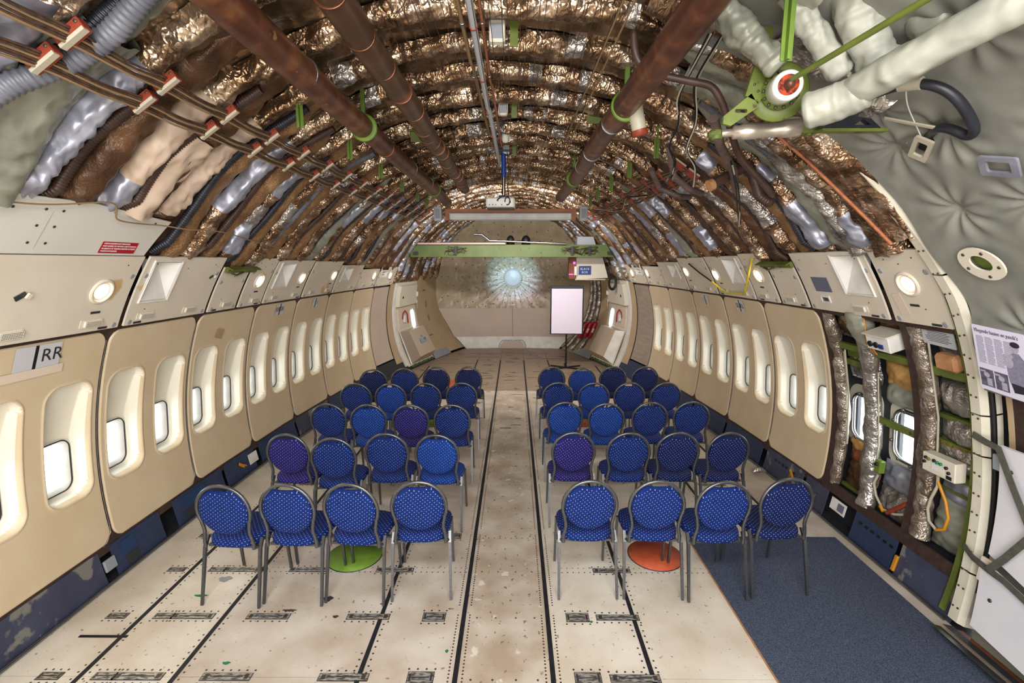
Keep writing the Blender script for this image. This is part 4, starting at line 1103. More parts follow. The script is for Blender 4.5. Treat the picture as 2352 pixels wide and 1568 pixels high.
for x, z, s in ((-.13, -.03, .012), (-.09, -.03, .012), (-.05, -.03, .01), (-.03, .02, .02), (.12, .0, .02), (.02, -.03, .012)):
    mb = MB(); mb.box((x, -.137, z), (s, .006, s)); obj('port', mb, MT['black'], o)
mb = MB(); mb.tube([(-.03, -.14, .03), (.02, -.17, .06), (.06, -.16, .07)], .007, 6); mb.tube([(.09 + .03 * math.cos(a), -.15, .01 + .045 * math.sin(a)) for a in np.linspace(-2, 3.4, 14)], .007, 6); obj('cable', mb, MT['black'], o)
# projection screen housing
o = thing('wooden_beam', 'red-stained wooden crossbeam behind the white screen housing', 'beam', T(-.07, 8.56, 3.25)); mb = MB(); mb.box((0, 0, 0), (2.24, .06, .19)); obj('plank', mb, MT['wood'], o)
o = thing('projection_screen', 'long white rolled projection screen housing on the wooden beam', 'screen', T(-.07, 8.48, 3.215))
mb = MB(); mb.box((0, 0, 0), (2.06, .09, .105), bev=.012); obj('housing', mb, MT['white'], o)
for z in (-.02, .02): mb = MB(); mb.box((0, -.046, z), (2.0, .004, .004)); obj('groove', mb, MT['grey'], o)
mb = MB(); mb.box((0, -.03, -.06), (1.98, .03, .014)); obj('bottom_bar', mb, MT['lightgrey'], o)
for s_ in (-1, 1): mb = MB(); mb.box((s_ * 1.03, 0, 0), (.015, .095, .11), bev=.004); obj('end_cap', mb, MT['lightgrey'], o)
for s_ in (-1, 1):
    o = thing('grey_end_box', 'pale grey box at the %s end of the wooden beam' % ('left' if s_ < 0 else 'right'), 'box', T(-.07 + s_ * 1.24, 8.5, 3.26)); mb = MB(); mb.box((0, 0, 0), (.13, .12, .24), bev=.012); obj('housing', mb, MT['lightgrey'], o)
    mb = MB(); mb.box((0, -.065, .0), (.08, .01, .16)); obj('cover', mb, MT['grey'], o)
# green cross beam near the far end with what lies on it
o = thing('cross_beam', 'wide pale green metal beam spanning the cabin above the flip chart', 'beam', T(-.04, 10.8, 2.69))
mb = MB(); mb.box((0, 0, 0), (4.5, .03, .26)); mb.box((0, .06, .125), (4.5, .14, .015)); mb.box((0, .06, -.125), (4.5, .14, .015)); obj('web', mb, MT['beam'], o)
for s_ in (-1, 1): mb = MB(); mb.box((s_ * 2.12, -.03, -.05), (.09, .04, .07)); obj('end_connector', mb, MT['greydark'], o)
for cx_ in (-1.25, 1.3, 1.68):
    mb = MB()
    for k in range(5):
        q = [(cx_ + rnd.uniform(-.25, .25), -.03, rnd.uniform(-.1, .1)) for _ in range(7)]; mb.tube(q, .005, 5)
    obj('wiring', mb, MT['wire'], o)
    mb = MB(); mb.box((cx_, -.03, .0), (.05, .03, .2)); obj('connector_block', mb, MT['greydark'], o)
o = thing('fluorescent_tube', 'thin pinkish tube lying along the left half of the green beam', 'tube', T(-1.15, 10.72, 2.845)); mb = MB(); mb.tube([(-.98, 0, 0), (.95, 0, .0)], .022, 10); obj('tube_body', mb, mat('pinkish_tube', '#d6b8ac', rough=.4), o)
o = thing('silver_rod', 'bright silver rod with bent end lying on the right half of the green beam', 'rod', T(.25, 10.66, 2.86)); mb = MB(); mb.tube([(-.8, 0, .05), (.85, 0, -.02)], .022, 10); obj('rod_body', mb, MT['chrome'], o); mb = MB(); mb.tube([(-.8, 0, .05), (-.95, 0, .17), (-1.12, 0, .18)], .03, 8); obj('bent_end', mb, MT['steel'], o)
for i, (x, w) in enumerate(((-.09, .18), (.25, .2))):
    o = thing('peaked_hat', ('black cap on the green beam, left of the pair', 'black peaked cap on the green beam, right of the pair')[i], 'cap', T(x, 10.9, 2.83)); mb = MB(); mb.lathe([(w / 2, 0), (w * .5, .08), (w * .42, .14), (w * .25, .185), (0, .2)], 18); obj('crown', mb, MT['black'], o)
    mb = MB(); mb.disc((0, -w * .45, .01), w * .45, 16, ry=w * .3); mb.disc((0, -w * .45, .004), w * .45, 16, ry=w * .3); obj('brim', mb, MT['black'], o)
# equipment cabinet with a sign
o = thing('equipment_cabinet', 'beige hanging cabinet with slanted side and blue sign under the green beam', 'cabinet', T(1.42, 11.3, 2.05))
mb = MB(); mb.plate([(0, 0), (.74, .04), (.60, .52), (0, .52)], (), 0, .5, 0, T(0, .5, 0) @ Rx(90)); obj('body', mb, MT['cream'], o)
mb = MB(); mb.box((.33, -.01, .0), (.7, .02, .025)); obj('bottom_lip', mb, MT['tape'], o)
mb = MB(); mb.box((-.09, .1, .27), (.15, .3, .5)); obj('side_compartment', mb, MT['rustblanket'], o)
mb = MB(); mb.box((-.12, -.06, .12), (.10, .02, .02)); mb.box((-.05, -.06, .38), (.05, .02, .05)); obj('magenta_lamp', mb, MT['pinkglow'], o)
mb = MB(); mb.box((-.02, -.05, .2), (.06, .04, .2)); obj('white_box', mb, MT['white'], o)
mb = MB(); mb.box((.2, -.012, .21), (.28, .008, .2)); sg = obj('sign_board', mb, MT['signblue'], o)
lettering('BLACK', .07, MT['white'], sg, T(.2, -.02, .24) @ Rx(90)); lettering('BOX', .07, MT['white'], sg, T(.2, -.02, .165) @ Rx(90))
o = thing('upper_cabinet', 'grey slanted box rising behind the right end of the green beam', 'cabinet', T(1.42, 11.3, 2.6)); mb = MB(); mb.plate([(0, 0), (.52, 0), (.38, .42), (.02, .42)], (), 0, .3, 0, T(0, .3, 0) @ Rx(90)); obj('body', mb, MT['lightgrey'], o)
o = thing('black_cable_coil', 'coil of black cable hanging at the right of the beige cabinet', 'cable', T(2.25, 11.2, 1.98)); mb = MB()
for k in range(4): mb.tube([((.10 - k * .012) * math.cos(a), .01 * k, (.17 - k * .015) * math.sin(a)) for a in np.linspace(0, 2 * PI, 18)[:-1]], .012, 6, closed=True)
obj('coil', mb, MT['black'], o)

# ================================================================== THINGS ON THE WALLS
lampC = MB(); lampC.lathe([(.095, 0), (.095, .006), (.083, .012), (.074, .012), (.070, .002), (.070, -.03)], 28); LB = mesh_of('bezel', lampC, MT['lampbezel'])
lampG = MB(); lampG.lathe([(.070, -.012), (.05, .004), (.025, .012), (0, .014)], 24); LG = mesh_of('bulb_glass', lampG, MT['lampglow'])
LAMPS = [(-1, 3.27, 2.265), (-1, 5.31, 2.26), (-1, 6.33, 2.26), (-1, 7.33, 2.265), (-1, 9.22, 2.21), (-1, 10.12, 2.19), (1, 3.29, 2.265), (1, 5.29, 2.27), (1, 6.38, 2.25), (1, 7.34, 2.27), (1, 9.28, 2.21), (1, 10.16, 2.19)]
for i, (s_, y, z) in enumerate(LAMPS):
    o = thing('downlight', 'lit round lamp in the %s ledge panels, %s' % ('left' if s_ < 0 else 'right', ['nearest the camera', 'second from the camera', 'third from the camera', 'fourth from the camera', 'second from the far door', 'next to the far door'][i % 6]), 'lamp', LM(s_, y, z, .032), 'round ledge lamps')
    obj('bezel', LB, None, o); obj('bulb_glass', LG, None, o)
    l = bpy.data.lights.new('downlight_glow', 'SPOT'); l.energy = 16 if y < 4 else 22; l.color = (1, .86, .68); l.spot_size = math.radians(150); l.spot_blend = .9; l.shadow_soft_size = .06
    lo = bpy.data.objects.new('downlight_glow', l); COL.objects.link(lo); lo.parent = o; lo.matrix_basis = T(0, 0, .03) @ Rx(180)

# ledge brackets, yellow rope hook
for s_, y0, y1, lb in ((-1, 4.56, 5.08, 'olive channel bracket across the gap in the left ledge'), (1, 4.5, 5.08, 'olive channel bracket across the gap in the right ledge')):
    o = thing('channel_bracket', lb, 'bracket', LM(s_, (y0 + y1) / 2, 2.40, .06)); mb = MB(); mb.box((0, 0, 0), (y1 - y0, .05, .03), bev=.005); mb.box((0, .03, .02), (y1 - y0, .01, .06)); obj('channel', mb, MT['olive'], o)
    mb = MB(); mb.tube([(-.2, -.02, .02), (-.12, -.04, .03), (0, -.015, .02)], .01, 6); obj('pipe_stub', mb, MT['steel'], o)
o = thing('yellow_rope', 'yellow tube loop hanging in front of the right ledge lamps', 'rope')
mb = MB(); mb.tube([tuple(SZ(1, y, z, i)) for y, z, i in ((6.5, 2.17, .07), (6.3, 2.08, .08), (6.1, 2.05, .09), (5.65, 2.08, .09), (5.60, 2.12, .09), (5.3, 2.38, .07), (5.2, 2.46, .05))], .012, 8); obj('tube_body', mb, MT['yellow'], o)
mb = MB(); mb.tube([tuple(SZ(1, y, z, i)) for y, z, i in ((7.05, 2.40, .05), (6.8, 2.28, .06), (6.5, 2.17, .07))], .009, 6); obj('dark_end', mb, MT['black'], o)

# fire extinguishers
def extinguisher(M_, lb):
    o = thing('fire_extinguisher', lb, 'extinguisher', M_, 'red cylinders by the right door')
    mb = MB(); mb.lathe([(.0, 0), (.055, .005), (.062, .03), (.062, .40), (.05, .44), (.022, .46), (.02, .49)], 18); obj('cylinder', mb, MT['red'], o)
    mb = MB(); mb.lathe([(.022, .49), (.022, .52), (0, .52)], 10); mb.box((.03, 0, .53), (.09, .02, .015)); obj('valve_head', mb, MT['greydark'], o)
    mb = MB(); mb.box((0, -.063, .22), (.05, .003, .12)); obj('label', mb, MT['tape'], o)
b0 = Vector(SZ(1, 12.35, .52, .12))
for i in range(3): extinguisher(T(b0.x - .10 - i * .135, b0.y + .12 - i * .02, .50 + i * .0) @ Ry(22), ('red gas cylinder beside the right door, nearest the door', 'middle red gas cylinder beside the right door', 'red gas cylinder beside the right door, nearest the flip chart')[i])
# flip chart
o = thing('flip_chart', 'white flip chart with black frame on a pole behind the last chair rows', 'flip chart', T(1.2, 11.08, 0) @ Rz(-2))
mb = MB(); mb.box((0, 0, 1.36), (.76, .02, 1.12)); obj('board', mb, MT['black'], o)
mb = MB(); mb.box((0, -.014, 1.335), (.70, .008, 1.03)); obj('paper', mb, MT['screenwhite'], o)
mb = MB(); mb.box((0, -.016, 1.885), (.72, .02, .05), bev=.005); obj('paper_clamp', mb, MT['greydark'], o)
mb = MB(); mb.tube([(0, .03, .03), (0, .03, 1.2)], .022, 10); obj('pole', mb, MT['black'], o)
for a in (90, 210, 330, 30, 150): mb = MB(); mb.box((.2, 0, .02), (.4, .035, .025), 0, Rz(a)); obj('foot', mb, MT['black'], o)

# ================================================================== RIGHT FOREGROUND
# dark frame rails round the open bays
for (ya, yb, za, zb_) in ((3.0, 4.5, 1.94, 2.02), (3.0, 4.5, .265, .36), (3.47, 3.55, .3, 2.0), (4.44, 4.50, .3, 2.0)):
    mb = cpatch(1, (ya, yb), (za, zb_), .004, .02, nu=8 if yb - ya > .3 else 2, nv=16 if zb_ - za > .3 else 3); obj('bay_frame', mb, MT['brown'], wr)
def bay_patch(ya, yb, za, zb_, base, amp, m, seed, f=6):
    y = np.linspace(ya, yb, max(10, int((yb - ya) / .012)))[:, None]; z = np.linspace(za, zb_, max(10, int((zb_ - za) / .012)))[None, :]
    u = (y - ya) / (yb - ya); v = (z - za) / (zb_ - za)
    puff = (np.sin(PI * u) * np.sin(PI * v)) ** .4
    ins = base + amp * puff * (1 + .35 * nz(y * f + 0 * z, z * f + 0 * y, seed)) + .008 * nz(y * 24 + 0 * z, z * 24 + 0 * y, seed + 1)
    return grid_obj('insulation_pad', SZ(1, y + 0 * z, z + 0 * y, ins), MT[m], wr)


def hull_cover(ya, yb, za, zb_, m='greycloth'): bay_patch(ya, yb, za, zb_, -.16, .02, m, 77)
for (ya, yb, za, zb_, b_, am, m, sd) in ((4.06, 4.44, 1.34, 1.6, -.15, .05, 'silver', 1), (4.06, 4.44, 1.7, 1.95, -.13, .06, 'foil', 2), (4.02, 4.40, .33, .62, -.14, .04, 'darkblanket', 3), (4.05, 4.38, .60, .74, -.14, .07, 'rustblanket', 4), (4.05, 4.4, .70, .80, -.13, .04, 'foam', 5),
                                         (3.55, 3.98, 1.36, 1.58, -.14, .05, 'foam', 6), (3.55, 3.98, 1.22, 1.42, -.15, .07, 'greycloth', 7), (3.55, 3.98, .55, .76, -.14, .05, 'silvertape', 8), (3.55, 3.98, .33, .56, -.14, .07, 'silver', 9), (3.55, 3.95, 1.70, 1.95, -.15, .04, 'browncloth', 10),
                                         (3.08, 3.42, 1.33, 1.56, -.12, .08, 'silver', 11), (3.08, 3.42, 1.13, 1.31, -.12, .09, 'silver', 12), (3.08, 3.44, .93, 1.14, -.12, .10, 'silver', 13), (3.06, 3.42, .36, .72, -.13, .05, 'greycloth', 14), (3.06, 3.42, .7, .92, -.14, .04, 'silvertape', 15), (3.06, 3.44, 1.58, 1.95, -.16, .04, 'silver', 16)):
    bay_patch(ya, yb, za, zb_, b_, am, m, sd)
# window openings of the open bays (glass set in the skin)
for yw in (4.27, 3.765):
    win_n[0] += 1
    o = structure('window_%d' % win_n[0]); o.matrix_basis = LM(1, yw, WZ + .03, -.125)
    mb = MB(); mb.tube(rr_path(.275, .41, .085, .010, 7), .008, 8, closed=True); obj('frame', mb, MT['steel'], o)
    mb = MB(); mb.tube(rr_path(.305, .44, .10, .0, 7), .007, 8, closed=True); obj('seal', mb, MT['black'], o)
    mb = MB(); mb.plate(rrect(.27, .40, .08, 6), (), -.01, -.006); obj('pane', mb, MT['glass'], o)
    for k in range(8): a = k * PI / 4 + .3; mb = MB(); mb.lathe([(.012, 0), (.012, .02), (0, .022)], 8, 0, T(.165 * math.cos(a), .235 * math.sin(a), .0)); obj('frame_clamp', mb, MT['steel'], o)
    mb = MB(); mb.plate(rrect(.42, .60, .12, 6), [rrect(.27, .41, .085, 6)], -.02, -.012); obj('cream_surround', mb, MT['cream'], o)
# wrapped vertical frames inside the bays
def bay_wrap(pts, r, m, seed, name='wrapped_frame'):
    zz = np.linspace(0, 1, 70); pts = np.array(pts, float); q = np.linspace(0, 1, len(pts))
    Y_ = np.interp(zz, q, pts[:, 0]); Z_ = np.interp(zz, q, pts[:, 1]); I_ = np.interp(zz, q, pts[:, 2]) if pts.shape[1] > 2 else 0 * zz - .03
    C_ = SZ(1, Y_, Z_, I_)
    t = np.linspace(0, 2 * PI, 17)[None, :]
    rad = r * (1 + .16 * nz(Z_ * 6, 0 * Z_, seed))[:, None] + .008 * nz(Z_[:, None] * 22 + 0 * t, np.cos(t) * 2 + 0 * Z_[:, None], seed + 3)
    P = C_[:, None, :] + np.stack([-np.sin(t) * rad * .8, np.cos(t) * rad, 0 * rad], -1)
    return grid_obj(name, P, MT[m], wr, flip=False)


bay_wrap([(4.42, 1.93), (4.42, 1.5), (4.40, 1.0), (4.40, .6), (4.40, .35)], .062, 'foilgrey', 21)
bay_wrap([(4.02, 1.97), (4.0, 1.8), (4.03, 1.3), (4.02, .8), (4.0, .5), (3.98, .34)], .075, 'silver', 22)
bay_wrap([(4.02, 1.97, -.03), (4.0, 1.85, -.01), (4.02, 1.72, -.04)], .095, 'greycloth', 23)
bay_wrap([(3.45, 1.93), (3.43, 1.5), (3.46, 1.0), (3.44, .6), (3.42, .38)], .066, 'foilgrey', 24)
for (Y, zs_, r, m) in ((4.31, (1.62, 1.2, .75), .008, 'bone'), (3.355, (1.9, 1.3, .9), .008, 'bone'), (4.33, (1.6, 1.3, .8), .006, 'bone'), (3.93, (1.5, .9, .7), .006, 'bone')):
    mb = MB(); mb.tube([tuple(SZ(1, Y + .02 * math.sin(k), z, -.03)) for k, z in enumerate(zs_)], r, 6); obj('pale_cord', mb, MT[m], wr)
# green stringers
for (ya, yb, z, h, i_) in ((3.55, 4.42, 1.655, .05, -.02), (3.04, 3.47, 1.645, .06, -.02), (4.08, 4.36, 1.58, .07, -.08), (4.08, 4.36, 1.50, .05, -.06), (3.55, 3.97, 1.10, .05, -.02), (3.06, 3.42, 1.12, .035, -.06), (3.06, 3.42, 1.30, .03, -.08), (3.06, 3.42, .925, .05, -.04), (3.06, 3.4, .78, .02, -.1), (4.0, 4.4, .36, .03, -.1)):
    mb = MB(); cpatch(1, (ya, yb), (z - h / 2, z + h / 2), i_, .03, mb, nu=5, nv=3, smooth=False); o_ = obj('green_stringer', mb, MT['olive'], wr)
mb = MB()
for k in range(6): mb.lathe([(.007, 0), (.007, .006), (0, .007)], 8, 0, LM(1, 3.38 - k * .05, 1.12, -.058))
obj('stringer_rivets', mb, MT['redclamp'], wr)
mb = cpatch(1, (3.035, 3.075), (.05, 2.9), .012, .03, nu=2, nv=40, smooth=False); obj('olive_frame', mb, MT['olive'], wr)
# white box with black sockets
o = thing('switch_box', 'white metal box with black round sockets in the open wall bay', 'box', LM(1, 3.73, 1.80, .0) @ Rz(-2))
mb = MB(); mb.box((0, 0, 0), (.24, .13, .14), bev=.006); obj('housing', mb, MT['white'], o); mb = MB(); mb.box((.0, .07, .01), (.25, .01, .16)); obj('flange', mb, MT['cream'], o)
for x in (-.075, -.015): mb = MB(); mb.lathe([(.024, 0), (.024, .01), (.015, .012), (0, .008)], 14, 0, T(x, -.015, .07)); obj('socket', mb, MT['black'], o)
mb = MB(); mb.box((.035, -.02, .072), (.045, .035, .012)); obj('plug', mb, MT['signblue'], o)
o = thing('orange_wires', 'orange and blue wires beside the white socket box', 'wires')
for k in range(4): mb = MB(); mb.tube([tuple(SZ(1, 3.95 - k * .012, 1.95, .0)), tuple(SZ(1, 3.90, 1.86 + k * .01, .02)), tuple(SZ(1, 3.88 + k * .01, 1.75, .03)), tuple(SZ(1, 3.85 + k * .01, 1.67, .01))], .006, 6); obj('wire', mb, MT['amber' if k != 1 else 'signblue'], o)
# aluminium data plate
o = thing('data_plate', 'grey aluminium notice plate at the top of the open bay', 'plate', LM(1, 3.26, 1.885, -.02) @ Rz(-3)); mb = MB(); mb.box((0, 0, 0), (.25, .125, .006)); obj('plate', mb, MT['lightgrey'], o)
for k in range(7): mb = MB(); mb.box((rnd.uniform(-.01, .01), .04 - k * .012, .004), (.2 - rnd.uniform(0, .05), .003, .001)); obj('text_line', mb, MT['greydark'], o)
o = thing('wooden_block', 'worn orange-brown block on the green stringer', 'block', LM(1, 3.18, 1.745, .01)); mb = MB(); mb.box((0, 0, 0), (.17, .12, .07), bev=.02); obj('block_body', mb, MT['wornblock'], o)
o = thing('green_fitting', 'small bright green fitting low in the open bay', 'fitting', LM(1, 3.87, .73, .0)); mb = MB(); mb.box((0, 0, 0), (.07, .11, .05), bev=.008); obj('plate', mb, MT['green'], o); mb = MB(); mb.lathe([(.015, 0), (.015, .02), (0, .02)], 10, 0, T(0, .02, .02)); obj('knob', mb, MT['black'], o)
# control box with knobs and its cable
o = thing('control_box', 'cream control box with green and black knobs in the open bay', 'control box', LM(1, 3.265, .99, .02) @ Rz(1))
mb = MB(); mb.box((0, 0, 0), (.27, .14, .08), bev=.006); obj('housing', mb, MT['cream'], o)
for x, y_, m in ((-.1, .035, 'black'), (-.075, .03, 'olive'), (-.03, .035, 'black'), (-.005, .03, 'greenstain'), (.025, .03, 'greenstain'), (.07, .02, 'black'), (-.11, 0, 'black'), (.09, -.01, 'black')):
    mb = MB(); mb.lathe([(.011, 0), (.011, .012), (.007, .014), (0, .014)], 12, 0, T(x, y_, .04)); obj('knob', mb, MT[m], o)
mb = MB(); mb.box((0, -.012, .042), (.1, .045, .002)); obj('paper_label', mb, MT['white'], o); mb = MB(); mb.box((.09, -.045, .042), (.04, .025, .004)); obj('black_label', mb, MT['black'], o)
o = thing('orange_cable', 'orange and white cable looping below the cream control box', 'cable')
mb = MB(); lp = [(3.33, .90), (3.32, .85), (3.24, .74), (3.20, .64), (3.21, .55), (3.27, .51)]; mb.tube([tuple(SZ(1, y, z, .0)) for y, z in lp], .011, 8); obj('orange_half', mb, MT['amber'], o)
mb = MB(); lp = [(3.27, .51), (3.34, .54), (3.37, .62), (3.36, .70), (3.32, .82), (3.325, .90)]; mb.tube([tuple(SZ(1, y, z, .0)) for y, z in lp], .011, 8); obj('white_half', mb, MT['bone'], o)
o = thing('loose_tubes', 'loose white tubes and a rusty pipe low in the open bay', 'tubes'); mb = MB(); mb.tube([tuple(SZ(1, y, z, -.02)) for y, z in ((3.9, .64), (3.93, .56), (3.88, .47), (3.78, .40), (3.66, .42), (3.58, .46))], .011, 8); obj('white_tube', mb, MT['bone'], o)
mb = MB(); mb.tube([tuple(SZ(1, y, z, -.01)) for y, z in ((3.56, .56), (3.72, .40))], .018, 8); obj('rusty_pipe', mb, MT['redclamp'], o); mb = MB(); mb.tube([tuple(SZ(1, y, z, -.01)) for y, z in ((3.80, .42), (3.76, .39))], .014, 8); obj('amber_joint', mb, MT['amber'], o)
# metallic wad by the kick panel
o = thing('foil_wad', 'crumpled silver foil piece on the floor edge right of the fourth chair row', 'foil', T(2.86, 5.35, .03)); mb = MB(); P = []
mb.tube([(-.07, 0, .0), (-.03, .0, .02), (.03, .01, .025), (.08, 0, .0)], [.015, .032, .03, .012], 9); obj('wad', mb, MT['silver'], o)

HOSE = [(1.66, 2.465, 3.215), (1.704, 2.323, 3.221), (1.74, 2.246, 3.208), (1.802, 2.194, 3.173), (1.872, 2.181, 3.117), (1.964, 2.209, 3.038), (2.017, 2.247, 3.003), (2.026, 2.295, 2.995), (1.99, 2.332, 3.041), (1.971, 2.407, 3.072), (2.064, 2.563, 3.055)]
SLEEVE = [(1.708, 2.31, 3.218), (1.745, 2.235, 3.203)]
WIREP = [(1.605, 1.958, 3.29), (1.656, 2.132, 3.267), (1.729, 2.306, 3.228), (1.823, 2.41, 3.169), (1.946, 2.491, 3.094), (2.017, 2.535, 3.045)]
# white ring frame (doorway edge) and quilted lining beyond
tr = structure('trim_1', 'cream painted ring frame along the edge of the right bay')
def ringpart(z0, z1, name='frame_segment'):
    zs_ = np.linspace(z0, z1, 34)
    yc = np.interp(zs_, [.05, .5, 1.3, 2.2, 2.78, 3.18], [2.915, 2.945, 2.975, 2.955, 3.055, 3.12])
    us = np.array([-.055, -.052, -.02, .045, .05])[:, None]; ins = np.array([-.05, .03, .055, .055, .0])[:, None]
    P = SZ(1, yc[None, :] + us, zs_[None, :] + 0 * us, ins + 0 * zs_[None, :]); mb = MB(); mb.grid(P, 0, False); o_ = obj(name, mb, MT['ring'], tr)
    return yc


MT['ring'] = mat('cream_frame_paint', '#d9d4c4', '#cfc9b6', scale=8, rough=.4, spots=[('#6a5a48', 26, .73)])
for a, b_ in ((.06, .40), (.41, 1.19), (1.20, 1.46), (1.47, 2.34), (2.35, 3.2)): ringpart(a, b_)
s = MB()
for z in np.arange(.15, 3.1, .13):
    yc = float(np.interp(z, [.05, .5, 1.3, 2.2, 2.78, 3.18], [2.915, 2.945, 2.975, 2.955, 3.055, 3.12]))
    for dy in (-.005, .03): s.lathe([(.007 if z < 2.1 else .005, 0), (.007, .003), (0, .003)], 8, 0, LM(1, yc + dy, z + rnd.uniform(-.01, .01), .057))
obj('frame_screws', s, MT['rustscrew'], tr)
zs_ = np.linspace(.3, 3.1, 40); yc = np.interp(zs_, [.05, .5, 1.3, 2.2, 2.78, 3.18], [2.915, 2.945, 2.975, 2.955, 3.055, 3.12]) - .062
mb = MB(); mb.tube([tuple(p) for p in SZ(1, yc, zs_, .015)], .016, 8); obj('black_seal', mb, MT['black'], tr)
y = np.linspace(.3, 2.93, 230)[:, None]; a = np.linspace(17, 72, 230)[None, :]
arcm = np.radians(a) * 3.14
tuft = [(2.40, 47), (2.25, 38.5), (2.62, 39), (2.30, 29), (2.55, 52), (1.9, 44), (2.0, 33), (2.70, 47), (1.95, 55), (2.1, 25), (2.62, 24.5)]
ins = .05 + 0 * y * a
for (ty, ta) in tuft:
    dx = y - ty; dz_ = arcm - math.radians(ta) * 3.14; d = np.hypot(dx, dz_); ang = np.arctan2(dz_, dx)
    ins = ins - .055 * np.exp(-(d / .10) ** 1.2) + .010 * np.sin(ang * 9 + ty * 20) * np.exp(-((d - .10) / .10) ** 2)
ins = ins + .014 * nz(y * 5 + 0 * a, arcm * 3 + 0 * y, 60) + .018 * np.sin(arcm * 14 + 3 * y) * np.clip((28 - a) / 6, 0, 1)
yedge = np.interp(CROWN - 3.14 + 3.1 * np.sin(np.radians(a)), [.05, .5, 1.3, 2.2, 2.78, 3.18], [2.915, 2.945, 2.975, 2.955, 3.055, 3.12]) - .065
Yq = .3 + (y - .3) / (2.93 - .3) * (yedge - .3)
grid_obj('quilted_lining', Sp(Yq, a + 0 * y, ins), MT['quilt'], wr, flip=True)
s = MB()
for (ty, ta) in tuft:
    p = Vector(Sp(ty, ta, .0)); n_ = Vector((-math.cos(math.radians(ta)), 0, -math.sin(math.radians(ta)))); s.lathe([(.012, 0), (.012, .006), (.005, .01), (0, .01)], 10, 0, aim(p, p + n_))
obj('tuft_buttons', s, MT['bone'], wr)
# grey lower lining, dark post
mb = cpatch(1, (.3, 2.86), (.0, 1.72), -.04, .02, nu=10, nv=14); obj('grey_lining', mb, mat('grey_lining', '#8c8a80', '#7c7a70', scale=3, rough=.5), wr)
mb = cpatch(1, (2.74, 2.795), (1.0, 1.76), .0, .02, nu=2, nv=10); obj('dark_post', mb, MT['brown'], wr)
mb = cpatch(1, (2.80, 2.835), (.6, 1.76), .0, .02, nu=2, nv=10); obj('tan_post', mb, MT['tan'], wr)
# oval access port
o = thing('access_port', 'oval cream ring with green opening in the grey quilted lining', 'port', LM(1, 2.645, 2.43, .075) @ Rz(-25))
mb = MB(); mb.plate(ell(.125, .095, 28), [ell(.062, .045, 20, .0, .005)], 0, .01); obj('ring_plate', mb, MT['cream'], o)
mb = MB(); mb.plate(ell(.07, .05, 20), (), -.03, -.02); obj('green_opening', mb, MT['olive'], o)
for k in range(5): a_ = k * 1.25 + .3; mb = MB(); mb.lathe([(.009, .01), (.009, .013), (0, .013)], 10, 0, T(.098 * math.cos(a_), .073 * math.sin(a_), 0)); obj('screw', mb, MT['screw'], o)
# pockets and black hose on the lining
for i, (Y, z, tl, w, h) in enumerate(((2.56, 3.04, 38, .16, .09), (2.28, 2.90, -20, .16, .11))):
    o = thing('torn_flap', ('torn slit with taped edges where the black hose enters the lining', 'silver taped torn flap at the right edge of the grey lining')[i], 'flap', LM(1, Y, z - .03, .07) @ Rz(tl))
    mb = MB(); mb.plate(rrect(w, h, .01, 2), [rrect(w * .62, h * .55, .008, 2)], 0, .012); obj('taped_edge', mb, MT['bone' if not i else 'silvertape'], o); mb = MB(); mb.plate(rrect(w * .62, h * .6, .01, 2), (), -.03, -.024); obj('dark_opening', mb, MT['black'], o)
o = thing('tape_strip', 'narrow diagonal taped seam above the torn slit', 'tape', LM(1, 2.50, 3.12, .075) @ Rz(-38)); mb = MB(); mb.box((0, 0, 0), (.24, .022, .01), bev=.004); obj('strip', mb, MT['bone'], o)
o = thing('black_hose', 'black hose curling out of the grey quilted lining', 'hose'); mb = MB()
mb.tube(smooth_path(HOSE, 60), .021, 12); obj('hose_body', mb, MT['hoseblack'], o)
mb = MB(); mb.tube(SLEEVE, .027, 12); obj('metal_sleeve', mb, MT['bone'], o)
# newspaper page
o = thing('newspaper_page', 'newspaper page with headline and photographs taped over the ring frame', 'poster', LM(1, 2.655, 1.90, .15) @ Rz(-5))
mb = MB(); mb.box((0, 0, 0), (.285, .42, .002)); obj('sheet', mb, MT['paper'], o)
lettering('Vliegende haaien en panda\'s', .033, MT['inkdark'], o, T(-.132, .178, .002), align='LEFT', sx=.66)
for c_ in range(4):
    rows = MB()
    for k in range(22 if c_ < 3 else 12): rows.box((-.105 + c_ * .052 - (0 if k % 5 else .003), .142 - k * .008, .0014), (.044 if k % 5 else .036, .0034, .0006))
    obj('text_column', rows, MT['inkmid'], o)
for (x, y_, w, h, m) in ((-.095, -.125, .08, .115, 'inkdark'), (-.01, -.125, .075, .115, 'inkdark')):
    mb = MB(); mb.box((x, y_, .0014), (w, h, .0008)); ph_ = obj('printed_photo', mb, MT[m], o); mb = MB(); mb.disc((x, y_ + .02, .0022), .018, 12); mb.box((x + .012, y_ - .025, .0021), (.03, .05, .0004)); mb.box((x - .02, y_ + .04, .0021), (.03, .012, .0004)); obj('photo_detail', mb, MT['inklight'], ph_)
fig = MB(); fig.plate([(.055, -.17), (.125, -.16), (.135, -.06), (.13, .05), (.105, .085), (.075, .085), (.045, .05), (.03, -.02), (.035, -.1)], (), .0014, .002)
po = obj('printed_figure', fig, MT['inkmid'], o)
f2 = MB(); f2.disc((.085, .115, .0024), .024, 16, ry=.032); obj('printed_face', f2, MT['inklight'], po); f2 = MB(); f2.disc((.09, .135, .0027), .026, 14, ry=.018); obj('printed_hair', f2, MT['ink'], po); f2 = MB(); f2.plate([(.055, -.17), (.125, -.16), (.128, -.115), (.045, -.11)], (), .0024, .0028); obj('printed_trousers', f2, MT['ink'], po)
